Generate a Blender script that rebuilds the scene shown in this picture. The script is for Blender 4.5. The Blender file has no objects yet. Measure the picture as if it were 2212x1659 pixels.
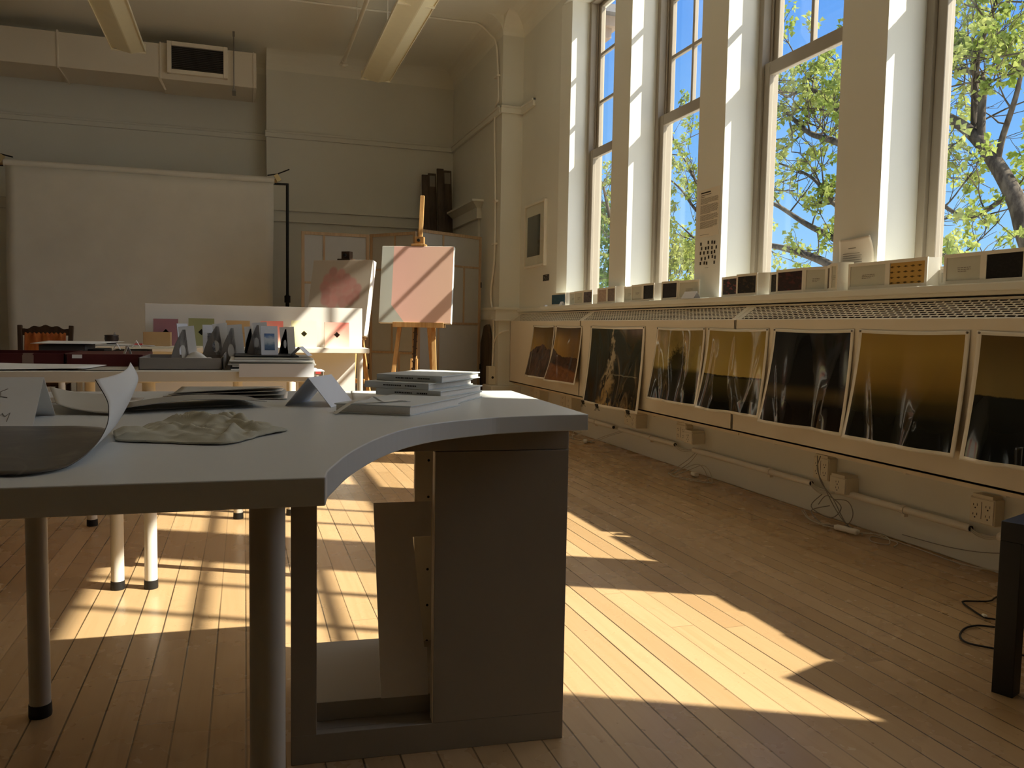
import bpy, bmesh, math, random
from mathutils import Vector, Matrix
PI = math.pi
scene = bpy.context.scene
COL = scene.collection

# ------------------------------------------------------------------ camera
cam_data = bpy.data.cameras.new('camera')
cam_data.sensor_width = 36.0
cam_data.lens = 36.0 * 1764.79 / 2212.0
cam_data.clip_start = 0.02
cam_data.clip_end = 300
cam = bpy.data.objects.new('camera', cam_data)
COL.objects.link(cam)
R = ((0.95041528, 0.00431687, -0.31095364), (-0.31046001, 0.07116947, -0.9479185), (0.01803837, 0.9974549, 0.06898076))
M = Matrix(R).to_4x4()
M.translation = Vector((0, 0, 0.92))
cam.matrix_world = M
scene.camera = cam

# ------------------------------------------------------------------ light
SUN_DIR = Vector((-1.0, 0.51, -1.05)).normalized()
sun_data = bpy.data.lights.new('sun', 'SUN')
sun_data.energy = 9.2
sun_data.color = (1.0, 0.92, 0.77)
sun_data.angle = math.radians(0.55)
sun = bpy.data.objects.new('sun', sun_data)
COL.objects.link(sun)
sun.rotation_euler = SUN_DIR.to_track_quat('-Z', 'Y').to_euler()
sun.location = (8, -3, 9)

world = bpy.data.worlds.new('world')
scene.world = world
world.use_nodes = True
wn = world.node_tree
wn.nodes.clear()
_out = wn.nodes.new('ShaderNodeOutputWorld')
_bg = wn.nodes.new('ShaderNodeBackground')
_tc = wn.nodes.new('ShaderNodeTexCoord')
_sx = wn.nodes.new('ShaderNodeSeparateXYZ')
_rp = wn.nodes.new('ShaderNodeValToRGB')
wn.links.new(_tc.outputs['Generated'], _sx.inputs[0])
wn.links.new(_sx.outputs['Z'], _rp.inputs[0])
# the sky is brighter and whiter round the sun (which stands behind the camera's right shoulder)
_dt = wn.nodes.new('ShaderNodeVectorMath'); _dt.operation = 'DOT_PRODUCT'
wn.links.new(_tc.outputs['Generated'], _dt.inputs[0]); _dt.inputs[1].default_value = tuple(-SUN_DIR)
_mr = wn.nodes.new('ShaderNodeMapRange'); _mr.interpolation_type = 'SMOOTHSTEP'
_mr.inputs[1].default_value = 0.60; _mr.inputs[2].default_value = 1.0; _mr.inputs[3].default_value = 0.0; _mr.inputs[4].default_value = 1.0
wn.links.new(_dt.outputs['Value'], _mr.inputs[0])
_gl = wn.nodes.new('ShaderNodeMix'); _gl.data_type = 'RGBA'; _gl.blend_type = 'ADD'; _gl.inputs[0].default_value = 1.0
_gm = wn.nodes.new('ShaderNodeMix'); _gm.data_type = 'RGBA'; _gm.inputs[6].default_value = (0, 0, 0, 1); _gm.inputs[7].default_value = (2.2, 2.1, 1.9, 1)
wn.links.new(_mr.outputs[0], _gm.inputs[0]); wn.links.new(_rp.outputs[0], _gl.inputs[6]); wn.links.new(_gm.outputs[2], _gl.inputs[7])
wn.links.new(_gl.outputs[2], _bg.inputs[0])
wn.links.new(_bg.outputs[0], _out.inputs[0])
e = _rp.color_ramp.elements
e[0].position = 0.0
e[0].color = (0.50, 0.58, 0.60, 1)
e[1].position = 0.02
e[1].color = (0.38, 0.64, 0.88, 1)
for p, c in ((0.16, (0.22, 0.48, 0.86)), (0.34, (0.12, 0.33, 0.80)), (0.60, (0.085, 0.25, 0.70)), (1.0, (0.06, 0.20, 0.60))):
    n = e.new(p)
    n.color = (*c, 1)
_bg.inputs[1].default_value = 0.95

vs = scene.view_settings
vs.view_transform = 'Standard'
vs.look = 'None'
vs.exposure = 0.43
vs.gamma = 1.0
vs.use_curve_mapping = False
cy = scene.cycles
cy.use_denoising = True
cy.max_bounces = 14
cy.diffuse_bounces = 8
cy.glossy_bounces = 4
cy.transparent_max_bounces = 24
cy.sample_clamp_indirect = 6.0
cy.caustics_reflective = False
cy.caustics_refractive = False

# ------------------------------------------------------------------ helpers
class MB:
    """collects geometry for ONE mesh object"""
    def __init__(s):
        s.v = []; s.f = []; s.uv = {}; s.mi = {}
    def add(s, verts, faces, uvs=None, mi=0):
        b = len(s.v)
        s.v += [tuple(p) for p in verts]
        for i, fc in enumerate(faces):
            s.f.append([b + k for k in fc])
            if uvs: s.uv[len(s.f) - 1] = uvs[i]
            if mi: s.mi[len(s.f) - 1] = mi
        return s
    def box(s, x0, x1, y0, y1, z0, z1, m=None, mi=0):
        if x0 > x1: x0, x1 = x1, x0
        if y0 > y1: y0, y1 = y1, y0
        if z0 > z1: z0, z1 = z1, z0
        v = [Vector(p) for p in ((x0,y0,z0),(x1,y0,z0),(x1,y1,z0),(x0,y1,z0),(x0,y0,z1),(x1,y0,z1),(x1,y1,z1),(x0,y1,z1))]
        if m is not None: v = [m @ p for p in v]
        return s.add(v, [(0,3,2,1),(4,5,6,7),(0,1,5,4),(1,2,6,5),(2,3,7,6),(3,0,4,7)], mi=mi)
    def bar(s, a, b, w, d, up=(0,0,1), mi=0):
        """box bar from a to b, width w (sideways) and depth d"""
        a = Vector(a); b = Vector(b); t = (b - a).normalized(); u = Vector(up)
        if abs(t.dot(u)) > .98: u = Vector((0,1,0))
        sd = t.cross(u).normalized(); dp = sd.cross(t).normalized()
        v = []
        for p in (a, b):
            for i, j in ((-1,-1),(1,-1),(1,1),(-1,1)): v.append(p + sd*w*.5*i + dp*d*.5*j)
        return s.add(v, [(0,3,2,1),(4,5,6,7),(0,1,5,4),(1,2,6,5),(2,3,7,6),(3,0,4,7)], mi=mi)
    def prism(s, poly, z0, z1, m=None, mi=0):
        n = len(poly)
        a = sum(poly[i][0]*poly[(i+1)%n][1]-poly[(i+1)%n][0]*poly[i][1] for i in range(n))
        if a < 0: poly = poly[::-1]
        v = [Vector((x,y,z0)) for x,y in poly] + [Vector((x,y,z1)) for x,y in poly]
        if m is not None: v = [m @ p for p in v]
        f = [tuple(range(n-1,-1,-1)), tuple(range(n,2*n))] + [(i,(i+1)%n,n+(i+1)%n,n+i) for i in range(n)]
        return s.add(v, f, mi=mi)
    def extrude(s, prof, path_axis, a, b, mi=0):
        """profile of (p,q) swept along axis 'x' or 'y' from a to b; p,q = the other two axes in order"""
        n = len(prof)
        def P(p, q, t): return (t,p,q) if path_axis == 'x' else (p,t,q)
        v = [P(p,q,a) for p,q in prof] + [P(p,q,b) for p,q in prof]
        f = [tuple(range(n)), tuple(range(2*n-1,n-1,-1))] + [(i,n+i,n+(i+1)%n,(i+1)%n) for i in range(n)]
        return s.add(v, f, mi=mi)
    def tube(s, pts, r, n=8, r1=None, caps=True, mi=0):
        pts = [Vector(p) for p in pts]
        m = len(pts); v = []; nrm = None
        for i, p in enumerate(pts):
            t = (pts[min(i+1,m-1)] - pts[max(i-1,0)]).normalized()
            if nrm is None:
                up = Vector((0,0,1)) if abs(t.z) < .9 else Vector((1,0,0))
                nrm = t.cross(up).normalized()
            else:
                nrm = (nrm - t*nrm.dot(t))
                nrm = nrm.normalized() if nrm.length > 1e-6 else t.orthogonal().normalized()
            bn = t.cross(nrm)
            rr = r if r1 is None else r + (r1-r)*i/max(1,m-1)
            for k in range(n):
                a = 2*PI*k/n
                v.append(p + nrm*math.cos(a)*rr + bn*math.sin(a)*rr)
        f = []
        for i in range(m-1):
            for k in range(n):
                f.append((i*n+k, i*n+(k+1)%n, (i+1)*n+(k+1)%n, (i+1)*n+k))
        if caps:
            f.append(tuple(range(n-1,-1,-1))); f.append(tuple((m-1)*n+k for k in range(n)))
        return s.add(v, f, mi=mi)
    def lathe(s, prof, c=(0,0,0), n=24, mi=0):
        """prof: (radius, z) list, around z through c"""
        m = len(prof); v = []
        for r, z in prof:
            for k in range(n):
                a = 2*PI*k/n
                v.append((c[0]+r*math.cos(a), c[1]+r*math.sin(a), c[2]+z))
        f = [(i*n+k, i*n+(k+1)%n, (i+1)*n+(k+1)%n, (i+1)*n+k) for i in range(m-1) for k in range(n)]
        f.append(tuple(range(n-1,-1,-1))); f.append(tuple((m-1)*n+k for k in range(n)))
        return s.add(v, f, mi=mi)
    def grid(s, fn, nu, nv, mi=0):
        v = []; 
        for j in range(nv+1):
            for i in range(nu+1): v.append(fn(i/nu, j/nv))
        f = []; uv = []
        for j in range(nv):
            for i in range(nu):
                f.append((j*(nu+1)+i, j*(nu+1)+i+1, (j+1)*(nu+1)+i+1, (j+1)*(nu+1)+i))
                uv.append([(i/nu,j/nv),((i+1)/nu,j/nv),((i+1)/nu,(j+1)/nv),(i/nu,(j+1)/nv)])
        return s.add(v, f, uvs=uv, mi=mi)
    def quad(s, a, b, c, d, mi=0):
        return s.add([a,b,c,d], [(0,1,2,3)], uvs=[[(0,0),(1,0),(1,1),(0,1)]], mi=mi)
    def build(s, name, mats, parent=None, smooth=False, bevel=0, solid=0, loc=None, rz=None, subsurf=0, mat_off=0):
        me = bpy.data.meshes.new(name)
        me.from_pydata(s.v, [], s.f)
        if s.uv:
            ul = me.uv_layers.new(name='UVMap')
            for fi, uvs in s.uv.items():
                for li, c in zip(me.polygons[fi].loop_indices, uvs): ul.data[li].uv = c
        if not isinstance(mats, (list, tuple)): mats = [mats]
        for m in mats: me.materials.append(m)
        for fi, k in s.mi.items(): me.polygons[fi].material_index = k
        if not s.uv:
            bm = bmesh.new(); bm.from_mesh(me)
            bmesh.ops.recalc_face_normals(bm, faces=bm.faces)
            bm.to_mesh(me); bm.free()
        if smooth:
            me.polygons.foreach_set('use_smooth', [True]*len(me.polygons))
        me.update()
        o = bpy.data.objects.new(name, me)
        COL.objects.link(o)
        if smooth == 'angle' or (smooth and bevel):
            try: me.set_sharp_from_angle(angle=math.radians(40))
            except Exception: pass
        if parent is not None: o.parent = parent
        if loc is not None: o.location = loc
        if rz is not None: o.rotation_euler = (0,0,rz)
        if bevel:
            b = o.modifiers.new('bevel','BEVEL'); b.width = bevel; b.segments = 2; b.limit_method = 'ANGLE'; b.harden_normals = False
        if solid:
            b = o.modifiers.new('solid','SOLIDIFY'); b.thickness = solid; b.offset = 0; b.material_offset = mat_off; b.use_rim = True
        if subsurf:
            b = o.modifiers.new('sub','SUBSURF'); b.levels = subsurf; b.render_levels = subsurf
        return o

def tag(o, label=None, cat=None, group=None, kind=None):
    if label: o['label'] = label
    if cat: o['category'] = cat
    if group: o['group'] = group
    if kind: o['kind'] = kind
    return o
def thing(name, label, cat, loc=(0,0,0), rz=0, group=None):
    o = bpy.data.objects.new(name, None)
    o.empty_display_size = .1
    COL.objects.link(o); o.location = loc; o.rotation_euler = (0,0,rz)
    return tag(o, label, cat, group)
def struct(name, mb, mat, label=None, cat=None, **k):
    o = mb.build(name, mat, **k)
    return tag(o, label, cat, None, 'structure')
def arc(cx, cy, r, a0, a1, n):
    return [(cx+r*math.cos(a0+(a1-a0)*i/n), cy+r*math.sin(a0+(a1-a0)*i/n)) for i in range(n+1)]
def catmull(pts, n=8):
    P = [Vector(p) for p in pts]; out = []
    for i in range(len(P)-1):
        p0 = P[max(i-1,0)]; p1 = P[i]; p2 = P[i+1]; p3 = P[min(i+2,len(P)-1)]
        for k in range(n):
            t = k/n
            out.append(0.5*((2*p1)+(-p0+p2)*t+(2*p0-5*p1+4*p2-p3)*t*t+(-p0+3*p1-3*p2+p3)*t*t*t))
    out.append(P[-1]); return out

# ------------------------------------------------------------------ materials
class NT:
    def __init__(s, name, rough=.6, spec=.4, coat=0):
        s.m = bpy.data.materials.new(name); s.m.use_nodes = True
        s.t = s.m.node_tree; s.b = s.t.nodes['Principled BSDF']
        s.b.inputs['Roughness'].default_value = rough
        s.b.inputs['Specular IOR Level'].default_value = spec
        if coat:
            s.b.inputs['Coat Weight'].default_value = coat; s.b.inputs['Coat Roughness'].default_value = .12
    def n(s, ty, **k):
        nd = s.t.nodes.new(ty)
        for a, v in k.items(): setattr(nd, a, v)
        return nd
    def put(s, sock, v):
        if v is None: return
        if isinstance(v, bpy.types.NodeSocket): s.t.links.new(v, sock)
        elif isinstance(v, (tuple, list)) and len(v) == 3 and sock.type == 'RGBA': sock.default_value = (*v, 1)
        else: sock.default_value = v
    def math(s, op, a, b=None, c=None, clamp=False):
        nd = s.n('ShaderNodeMath', operation=op); nd.use_clamp = clamp
        s.put(nd.inputs[0], a); s.put(nd.inputs[1], b)
        if c is not None: s.put(nd.inputs[2], c)
        return nd.outputs[0]
    def mix(s, f, a, b, blend='MIX'):
        nd = s.n('ShaderNodeMix', data_type='RGBA', blend_type=blend)
        s.put(nd.inputs[0], f); s.put(nd.inputs[6], a); s.put(nd.inputs[7], b)
        return nd.outputs[2]
    def step(s, x, a, b):
        nd = s.n('ShaderNodeMapRange', interpolation_type='SMOOTHSTEP')
        s.put(nd.inputs[0], x); nd.inputs[1].default_value = a; nd.inputs[2].default_value = b
        return nd.outputs[0]
    def noise(s, vec, scale, detail=4, rough=.55, dist=0):
        nd = s.n('ShaderNodeTexNoise'); s.put(nd.inputs['Vector'], vec)
        nd.inputs['Scale'].default_value = scale; nd.inputs['Detail'].default_value = detail
        nd.inputs['Roughness'].default_value = rough; nd.inputs['Distortion'].default_value = dist
        return nd.outputs[0]
    def ramp(s, x, stops):
        nd = s.n('ShaderNodeValToRGB'); s.put(nd.inputs[0], x); e = nd.color_ramp.elements
        while len(e) < len(stops): e.new(.5)
        for el, (p, c) in zip(e, stops): el.position = p; el.color = (*c, 1)
        return nd.outputs[0]
    def obj(s): return s.n('ShaderNodeTexCoord').outputs['Object']
    def uv(s):
        o = s.n('ShaderNodeTexCoord').outputs['UV']; x = s.n('ShaderNodeSeparateXYZ'); s.t.links.new(o, x.inputs[0])
        return o, x.outputs[0], x.outputs[1]
    def xyz(s, v):
        x = s.n('ShaderNodeSeparateXYZ'); s.t.links.new(v, x.inputs[0]); return x.outputs[0], x.outputs[1], x.outputs[2]
    def comb(s, a, b, c=0.0):
        x = s.n('ShaderNodeCombineXYZ'); s.put(x.inputs[0], a); s.put(x.inputs[1], b); s.put(x.inputs[2], c); return x.outputs[0]
    def scale(s, v, sc):
        m = s.n('ShaderNodeMapping'); s.t.links.new(v, m.inputs[0]); m.inputs['Scale'].default_value = sc; return m.outputs[0]
    def color(s, c): s.put(s.b.inputs['Base Color'], c); return s
    def bump(s, h, strength=.2, dist=.01):
        b = s.n('ShaderNodeBump'); b.inputs['Strength'].default_value = strength; b.inputs['Distance'].default_value = dist
        s.put(b.inputs['Height'], h); s.t.links.new(b.outputs[0], s.b.inputs['Normal']); return s

def plain(name, c, rough=.6, spec=.35, var=.06, scale=6, bump=0, metal=0, coat=0):
    """a painted / plain surface with slight mottling"""
    t = NT(name, rough, spec, coat)
    ob = t.obj(); nz = t.noise(ob, scale, 3)
    d = tuple(max(0, x*(1-var)) for x in c); l = tuple(min(1, x*(1+var)) for x in c)
    t.color(t.mix(nz, d, l))
    if bump: t.bump(t.noise(ob, scale*14, 3), bump, .004)
    t.b.inputs['Metallic'].default_value = metal
    return t.m
def wood(name, c0, c1, rough=.5, axis=2, fine=30):
    t = NT(name, rough, .35)
    sc = [fine, fine, fine]; sc[axis] = 2.2
    nz = t.noise(t.scale(t.obj(), tuple(sc)), 1.0, 5, .6, .4)
    t.color(t.mix(t.step(nz, .3, .7), c0, c1)); t.bump(nz, .12, .003)
    return t.m

WALL = plain('wall_paint', (.80, .795, .725), .75, .25, .05, 1.6, .05)
CEIL = plain('ceiling_paint', (.90, .885, .80), .8, .2, .05, 1.2, .03)
TRIMW = plain('trim_paint', (.80, .795, .725), .55, .3, .04, 3)
REVEAL = WALL
MELAM = plain('white_melamine', (.62, .635, .63), .36, .45, .02, 5)
TABW = plain('white_table_laminate', (.82, .78, .69), .4, .4, .02, 5)
PANELW = plain('white_painted_board', (.78, .76, .72), .55, .3, .02, 4)
PAPER = plain('white_paper', (.80, .79, .77), .75, .2, .02, 20)
CARDW = plain('white_card', (.78, .79, .84), .7, .2, .02, 20)
SASH = plain('taupe_sash_paint', (.315, .268, .205), .5, .35, .05, 8)
BLACK = plain('black_plastic', (.012, .012, .012), .5, .35, .1, 8)
BLACKM = plain('black_satin_paint', (.010, .0105, .011), .45, .4, .1, 8)
GREYBOX = plain('grey_archival_board', (.27, .245, .225), .8, .2, .04, 30)
GREYDK = plain('dark_grey_board', (.13, .115, .10), .8, .2, .06, 30)
BOOKG = plain('pale_grey_bookcloth', (.62, .64, .63), .7, .25, .03, 60, .03)
PAGES = plain('page_block', (.78, .74, .68), .8, .2, .08, 200)
LEGW = plain('white_leg_enamel', (.74, .70, .62), .35, .45, .02, 8)
LEGG = plain('grey_leg_enamel', (.50, .48, .43), .35, .45, .04, 8)
STEEL = plain('grey_steel', (.30, .29, .27), .4, .5, .05, 10, 0, .8)
PIPEW = plain('painted_pipe', (.86, .82, .73), .55, .35, .05, 9)
OUTLET = plain('ivory_outlet_plastic', (.78, .72, .58), .4, .4, .03, 9)
CABLEW = plain('pale_cable', (.60, .56, .47), .5, .35, .05, 9)
CABLED = plain('grey_cable', (.30, .28, .235), .5, .35, .05, 9)
SHEETM = plain('galvanised_duct', (.74, .68, .57), .6, .3, .05, 3)
FIXT = plain('fixture_enamel', (.86, .80, .62), .5, .35, .04, 6)
LENS = plain('fixture_lens', (.90, .83, .58), .4, .4, .04, 9)
PINE = wood('pine', (.46, .24, .085), (.62, .37, .15), .5, 2, 40)
PINEX = wood('screen_pine', (.40, .275, .16), (.50, .36, .22), .55, 2, 40)
DKWOOD = wood('dark_walnut', (.035, .018, .010), (.075, .04, .02), .5, 2, 30)
PLANKD = wood('dark_stained_plank', (.065, .045, .032), (.125, .09, .065), .6, 2, 24)
KRAFT = plain('kraft_cardboard', (.50, .33, .16), .8, .2, .05, 30)
RED = plain('oxblood_portfolio', (.085, .012, .012), .6, .3, .08, 14)
REDTAG = plain('red_tag', (.55, .06, .05), .6, .3, .05, 20)
LINEN = plain('linen_cloth', (.46, .44, .35), .9, .1, .08, 60, .1)
RICE = plain('rice_paper', (.46, .455, .425), .85, .15, .04, 14)
BACKDROP = plain('backdrop_canvas', (.80, .77, .69), .95, .05, .10, 3, .05)
INK = plain('ink', (.05, .045, .04), .8, .1, .02, 9)
INKG = plain('grey_ink', (.26, .235, .20), .8, .1, .02, 9)
GOLDM = plain('brass_clip', (.75, .62, .35), .35, .5, .05, 9, 0, .7)

def floor_material():
    t = NT('maple_floorboards', .33, .34)
    ob = t.obj(); x, y, z = t.xyz(ob)
    W = .0785
    xs = t.math('DIVIDE', x, W)
    idx = t.math('FLOOR', xs); fr = t.math('FRACT', xs)
    wn_ = t.n('ShaderNodeTexWhiteNoise', noise_dimensions='1D'); t.t.links.new(idx, wn_.inputs['W']); rnd = wn_.outputs[0]
    yl = t.math('ADD', t.math('DIVIDE', y, 2.6), t.math('MULTIPLY', rnd, 7.31))
    seg = t.math('FLOOR', yl); fy = t.math('FRACT', yl)
    w2 = t.n('ShaderNodeTexWhiteNoise', noise_dimensions='2D'); t.t.links.new(t.comb(idx, seg), w2.inputs['Vector']); r2 = w2.outputs[0]
    gl = t.math('MINIMUM', fr, t.math('SUBTRACT', 1.0, fr))
    seam = t.math('SUBTRACT', 1.0, t.step(gl, .012, .040))
    ge = t.math('MINIMUM', fy, t.math('SUBTRACT', 1.0, fy))
    end = t.math('MULTIPLY', t.math('SUBTRACT', 1.0, t.step(ge, .0002, .0008)), .45)
    wide = t.step(t.noise(t.comb(idx, t.math('MULTIPLY', y, .35)), 1.7, 2), .38, .62)
    seam = t.math('MULTIPLY', seam, t.math('ADD', t.math('MULTIPLY', wide, .82), .18), clamp=True)
    gap = t.math('MAXIMUM', seam, end)
    v = t.comb(t.math('MULTIPLY', x, 36.0), t.math('MULTIPLY', y, 1.6), t.math('MULTIPLY', r2, 40.0))
    grain = t.noise(v, 1.0, 5, .6, .7)
    base = t.ramp(r2, [(0, (.42, .27, .135)), (.35, (.485, .32, .165)), (.7, (.54, .36, .19)), (1, (.45, .29, .145))])
    base = t.mix(t.math('MULTIPLY', t.step(grain, .42, .75), .35), base, (.40, .235, .10))
    st = t.noise(ob, 2.4, 5, .7)
    base = t.mix(t.math('MULTIPLY', t.step(st, .60, .78), .30), base, (.25, .145, .065))
    sp = t.noise(ob, 42.0, 2, .5)
    base = t.mix(t.math('MULTIPLY', t.step(sp, .735, .76), .55), base, (.16, .09, .04))
    base = t.mix(t.math('MULTIPLY', gap, .96), base, (.025, .014, .006))
    t.color(base)
    ro = t.math('ADD', .20, t.math('MULTIPLY', t.noise(ob, 5.0, 4), .14))
    t.put(t.b.inputs['Roughness'], ro)
    t.bump(t.math('SUBTRACT', t.math('MULTIPLY', grain, .08), gap), .25, .003)
    return t.m
FLOOR = floor_material()

def glass_material():
    m = bpy.data.materials.new('window_glass'); m.use_nodes = True; nt = m.node_tree; nt.nodes.clear()
    o = nt.nodes.new('ShaderNodeOutputMaterial'); mx = nt.nodes.new('ShaderNodeMixShader')
    tr = nt.nodes.new('ShaderNodeBsdfTransparent'); gl = nt.nodes.new('ShaderNodeBsdfGlossy'); lw = nt.nodes.new('ShaderNodeLayerWeight')
    tr.inputs[0].default_value = (.97, .985, .98, 1); gl.inputs['Roughness'].default_value = .03; gl.inputs[0].default_value = (1, 1, 1, 1)
    lw.inputs[0].default_value = .5
    pw = nt.nodes.new('ShaderNodeMath'); pw.operation = 'POWER'; pw.inputs[1].default_value = 5.0
    ml = nt.nodes.new('ShaderNodeMath'); ml.operation = 'MULTIPLY_ADD'; ml.inputs[1].default_value = .45; ml.inputs[2].default_value = .025
    nt.links.new(lw.outputs['Facing'], pw.inputs[0]); nt.links.new(pw.outputs[0], ml.inputs[0])
    nt.links.new(ml.outputs[0], mx.inputs[0]); nt.links.new(tr.outputs[0], mx.inputs[1]); nt.links.new(gl.outputs[0], mx.inputs[2])
    nt.links.new(mx.outputs[0], o.inputs[0])
    return m
GLASS = glass_material()

# ================================================================== SETTING
YB, YL, XL, XN, XW, ZC = 10.45, 10.69, -4.6, 2.57, 2.80, 4.15   # back wall, recess, left wall, niche side, window wall, ceiling
XO = 3.20                                                      # outer face of the window wall
YP = 8.33                                                      # pilaster face
YR = -5.5                                                      # rear wall
WIN = [(7.105, 6.08), (5.775, 4.752), (4.447, 3.424), (3.119, 2.096), (1.791, .590)]
ZS, ZT = 1.10, 3.89
struct('floor', MB().box(XL, XW, YR, YL, -.06, 0), FLOOR)
struct('ceiling', MB().box(XL-.1, XO, YR-.1, YL+.3, ZC, ZC+.15), CEIL)
w = MB()
w.box(XL, .262, YL, YL+.2, 0, ZC)
struct('wall_recess', w, WALL)
struct('wall_back', MB().box(.262, XN+.05, YB, YB+.44, 0, ZC), WALL)
struct('wall_left', MB().box(XL-.2, XL, YR, YL+.2, 0, ZC), plain('darkened_left_wall', (.30, .29, .24), .7))  # unseen wall, its colour darkened to cut light bounced into the room
struct('wall_rear', MB().box(XL-.2, XO, YR-.2, YR, 0, ZC), plain('darkened_rear_wall', (.07, .055, .04), .6))  # unseen wall behind the camera, darkened to hold back bounced light
struct('wall_niche', MB().box(XN, XW+.4, YP, YB+.44, 0, ZC), WALL)
w = MB()
w.box(XW, XO, YR, YP, 0, ZS)                       # below the sills
w.box(XW, XO, YR, YP, ZT, ZC)                      # lintel zone
# far pier with its chamfered inner corner
w.prism([(XW, 7.25), (XW+.045, 7.105), (3.10, 7.105), (3.10, YP), (XW, YP)], ZS, ZT)
wo = MB(); wo.prism([(3.10, 7.105), (XO, 7.16), (XO, YP), (3.10, YP)], ZS, ZT)
for i in range(len(WIN)-1):
    a = WIN[i][1]; b = WIN[i+1][0]
    w.prism([(XW, b), (XW, a), (3.0, a-.10), (3.10, a-.10), (3.10, b), (3.0, b)], ZS, ZT)
    wo.prism([(3.10, b), (3.10, a-.10), (XO, a-.14), (XO, b+.05)], ZS, ZT)
w.box(XW, XO, YR, WIN[-1][1], ZS, ZT)
struct('wall_window', w, WALL)
struct('wall_outside', wo, plain('exterior_trim', (.26, .22, .165), .7))

# coved plaster between walls and ceiling
def cove(name, a, b, inward):
    """quarter-round cove along the segment a-b; inward = unit vector into the room"""
    r = .20; mb = MB(); ix, iy = inward
    prof = [(0, 0)] + [(r - r*math.cos(t), r - r*math.sin(t)) for t in [PI/2*k/8 for k in range(9)]][::-1]
    prof = [(0.0, 0.0)] + [(r*(1-math.sin(t)), r*(1-math.cos(t))) for t in [PI/2*k/8 for k in range(9)]]
    n = len(prof); v = []
    for (px, py) in (a, b):
        for d, h in prof: v.append((px+ix*d, py+iy*d, ZC-h))
    f = [tuple(range(n)), tuple(range(2*n-1, n-1, -1))] + [(i, n+i, n+(i+1) % n, (i+1) % n) for i in range(n)]
    mb.add(v, f)
    return struct(name, mb, CEIL)
cove('trim_1', (.262, YB), (XN, YB), (0, -1))
cove('trim_2', (XN, YP), (XN, YB), (-1, 0))
cove('trim_3', (XN, YP), (XW, YP), (0, -1))
cove('trim_4', (XW, YR), (XW, YP), (-1, 0))
cove('trim_5', (XL, YL), (.262, YL), (0, -1))
# picture rail
def rail(name, x0, x1, y0, y1, z, d, h=.075):
    mb = MB()
    mb.box(x0, x1, y0, y1, z-h, z)
    e = .014
    mb.box(x0-(e if x1-x0 < .2 else 0), x1+(e if False else 0), y0-(e if y1-y0 < .2 else 0), y1, z-.022, z)
    return struct(name, mb, TRIMW, bevel=.004)
rail('trim_6', .245, XN, YB-.03, YB, 3.23, 0)
rail('trim_7', XN-.03, XN, YP, YB, 3.23, 0)
rail('trim_8', XN-.02, XW, YP-.03, YP, 3.23, 0)
rail('trim_9', XW-.03, XW, 7.93, YP, 3.23, 0)
rail('trim_10', XL, .262, YL-.03, YL, 3.23, 0)
# chair-rail board on the back walls, and the door head on the niche side
m = MB(); m.box(.262, XN, YB-.022, YB, 2.17, 2.30); m.box(.25, XN, YB-.05, YB, 2.285, 2.305); m.box(.262, XN, YB-.03, YB, 2.155, 2.172)
struct('trim_11', m, TRIMW, bevel=.003)
m = MB(); m.box(XL, .262, YL-.022, YL, 2.17, 2.30); m.box(XL, .262, YL-.05, YL, 2.285, 2.305)
struct('trim_12', m, TRIMW, bevel=.003)
m = MB(); m.box(XN-.03, XN, 9.10, YB, 0, 2.16); m.box(XN-.06, XN, 9.05, YB, 2.15, 2.30)
m.add([(XN-.06,9.05,2.27),(XN-.13,8.98,2.335),(XN,8.98,2.335),(XN,9.05,2.27),(XN-.06,YB,2.27),(XN-.13,YB,2.335),(XN,YB,2.335),(XN,YB,2.27)], [(0,1,2,3),(7,6,5,4),(0,4,5,1),(1,5,6,2),(3,2,6,7),(0,3,7,4)])
m.box(XN-.135, XN, 8.975, YB, 2.33, 2.355)
struct('door_1', m, TRIMW, label='white painted door surround with a moulded head in the far corner', bevel=.003)
# dado moulding and plinth of the pilaster
m = MB(); m.box(XN-.05, XW-.02, YP-.05, YP, 1.0, 1.11); m.box(XN-.075, XW-.02, YP-.075, YP, 1.105, 1.135); m.box(XN-.06, XW-.02, YP-.06, YP, .985, 1.005)
struct('trim_13', m, TRIMW, bevel=.006)
m = MB(); m.box(XN-.045, XN, YP, 10.3, 1.0, 1.11); m.box(XN-.06, XN, YP, 9.0, 1.105, 1.13)
struct('trim_14', m, TRIMW, bevel=.004)
struct('trim_15', MB().box(XN-.10, XW, YP-.10, YP+.25, 0, .30), TRIMW, bevel=.012)
# window stool: the ledge that carries the folding books
m = MB(); m.box(2.695, 3.02, YR, 7.40, 1.092, 1.125); m.box(2.71, XW, YR, 7.40, 1.078, 1.095)
struct('trim_16', m, TRIMW, bevel=.005)
# band of moulding between stool and pilaster
m = MB(); m.box(XW-.045, XW, 7.38, YP, 1.085, 1.12); m.box(XW-.025, XW, 7.38, YP, 1.02, 1.09)
struct('trim_17', m, TRIMW, bevel=.005)
struct('baseboard_window', MB().box(XW-.022, XW, YR, YP-.1, 0, .135), TRIMW, bevel=.006)
struct('baseboard_back', MB().box(.262, XN, YB-.02, YB, 0, .2), TRIMW, bevel=.004)
struct('baseboard_recess', MB().box(XL, .262, YL-.02, YL, 0, .2), TRIMW, bevel=.004)

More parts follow.
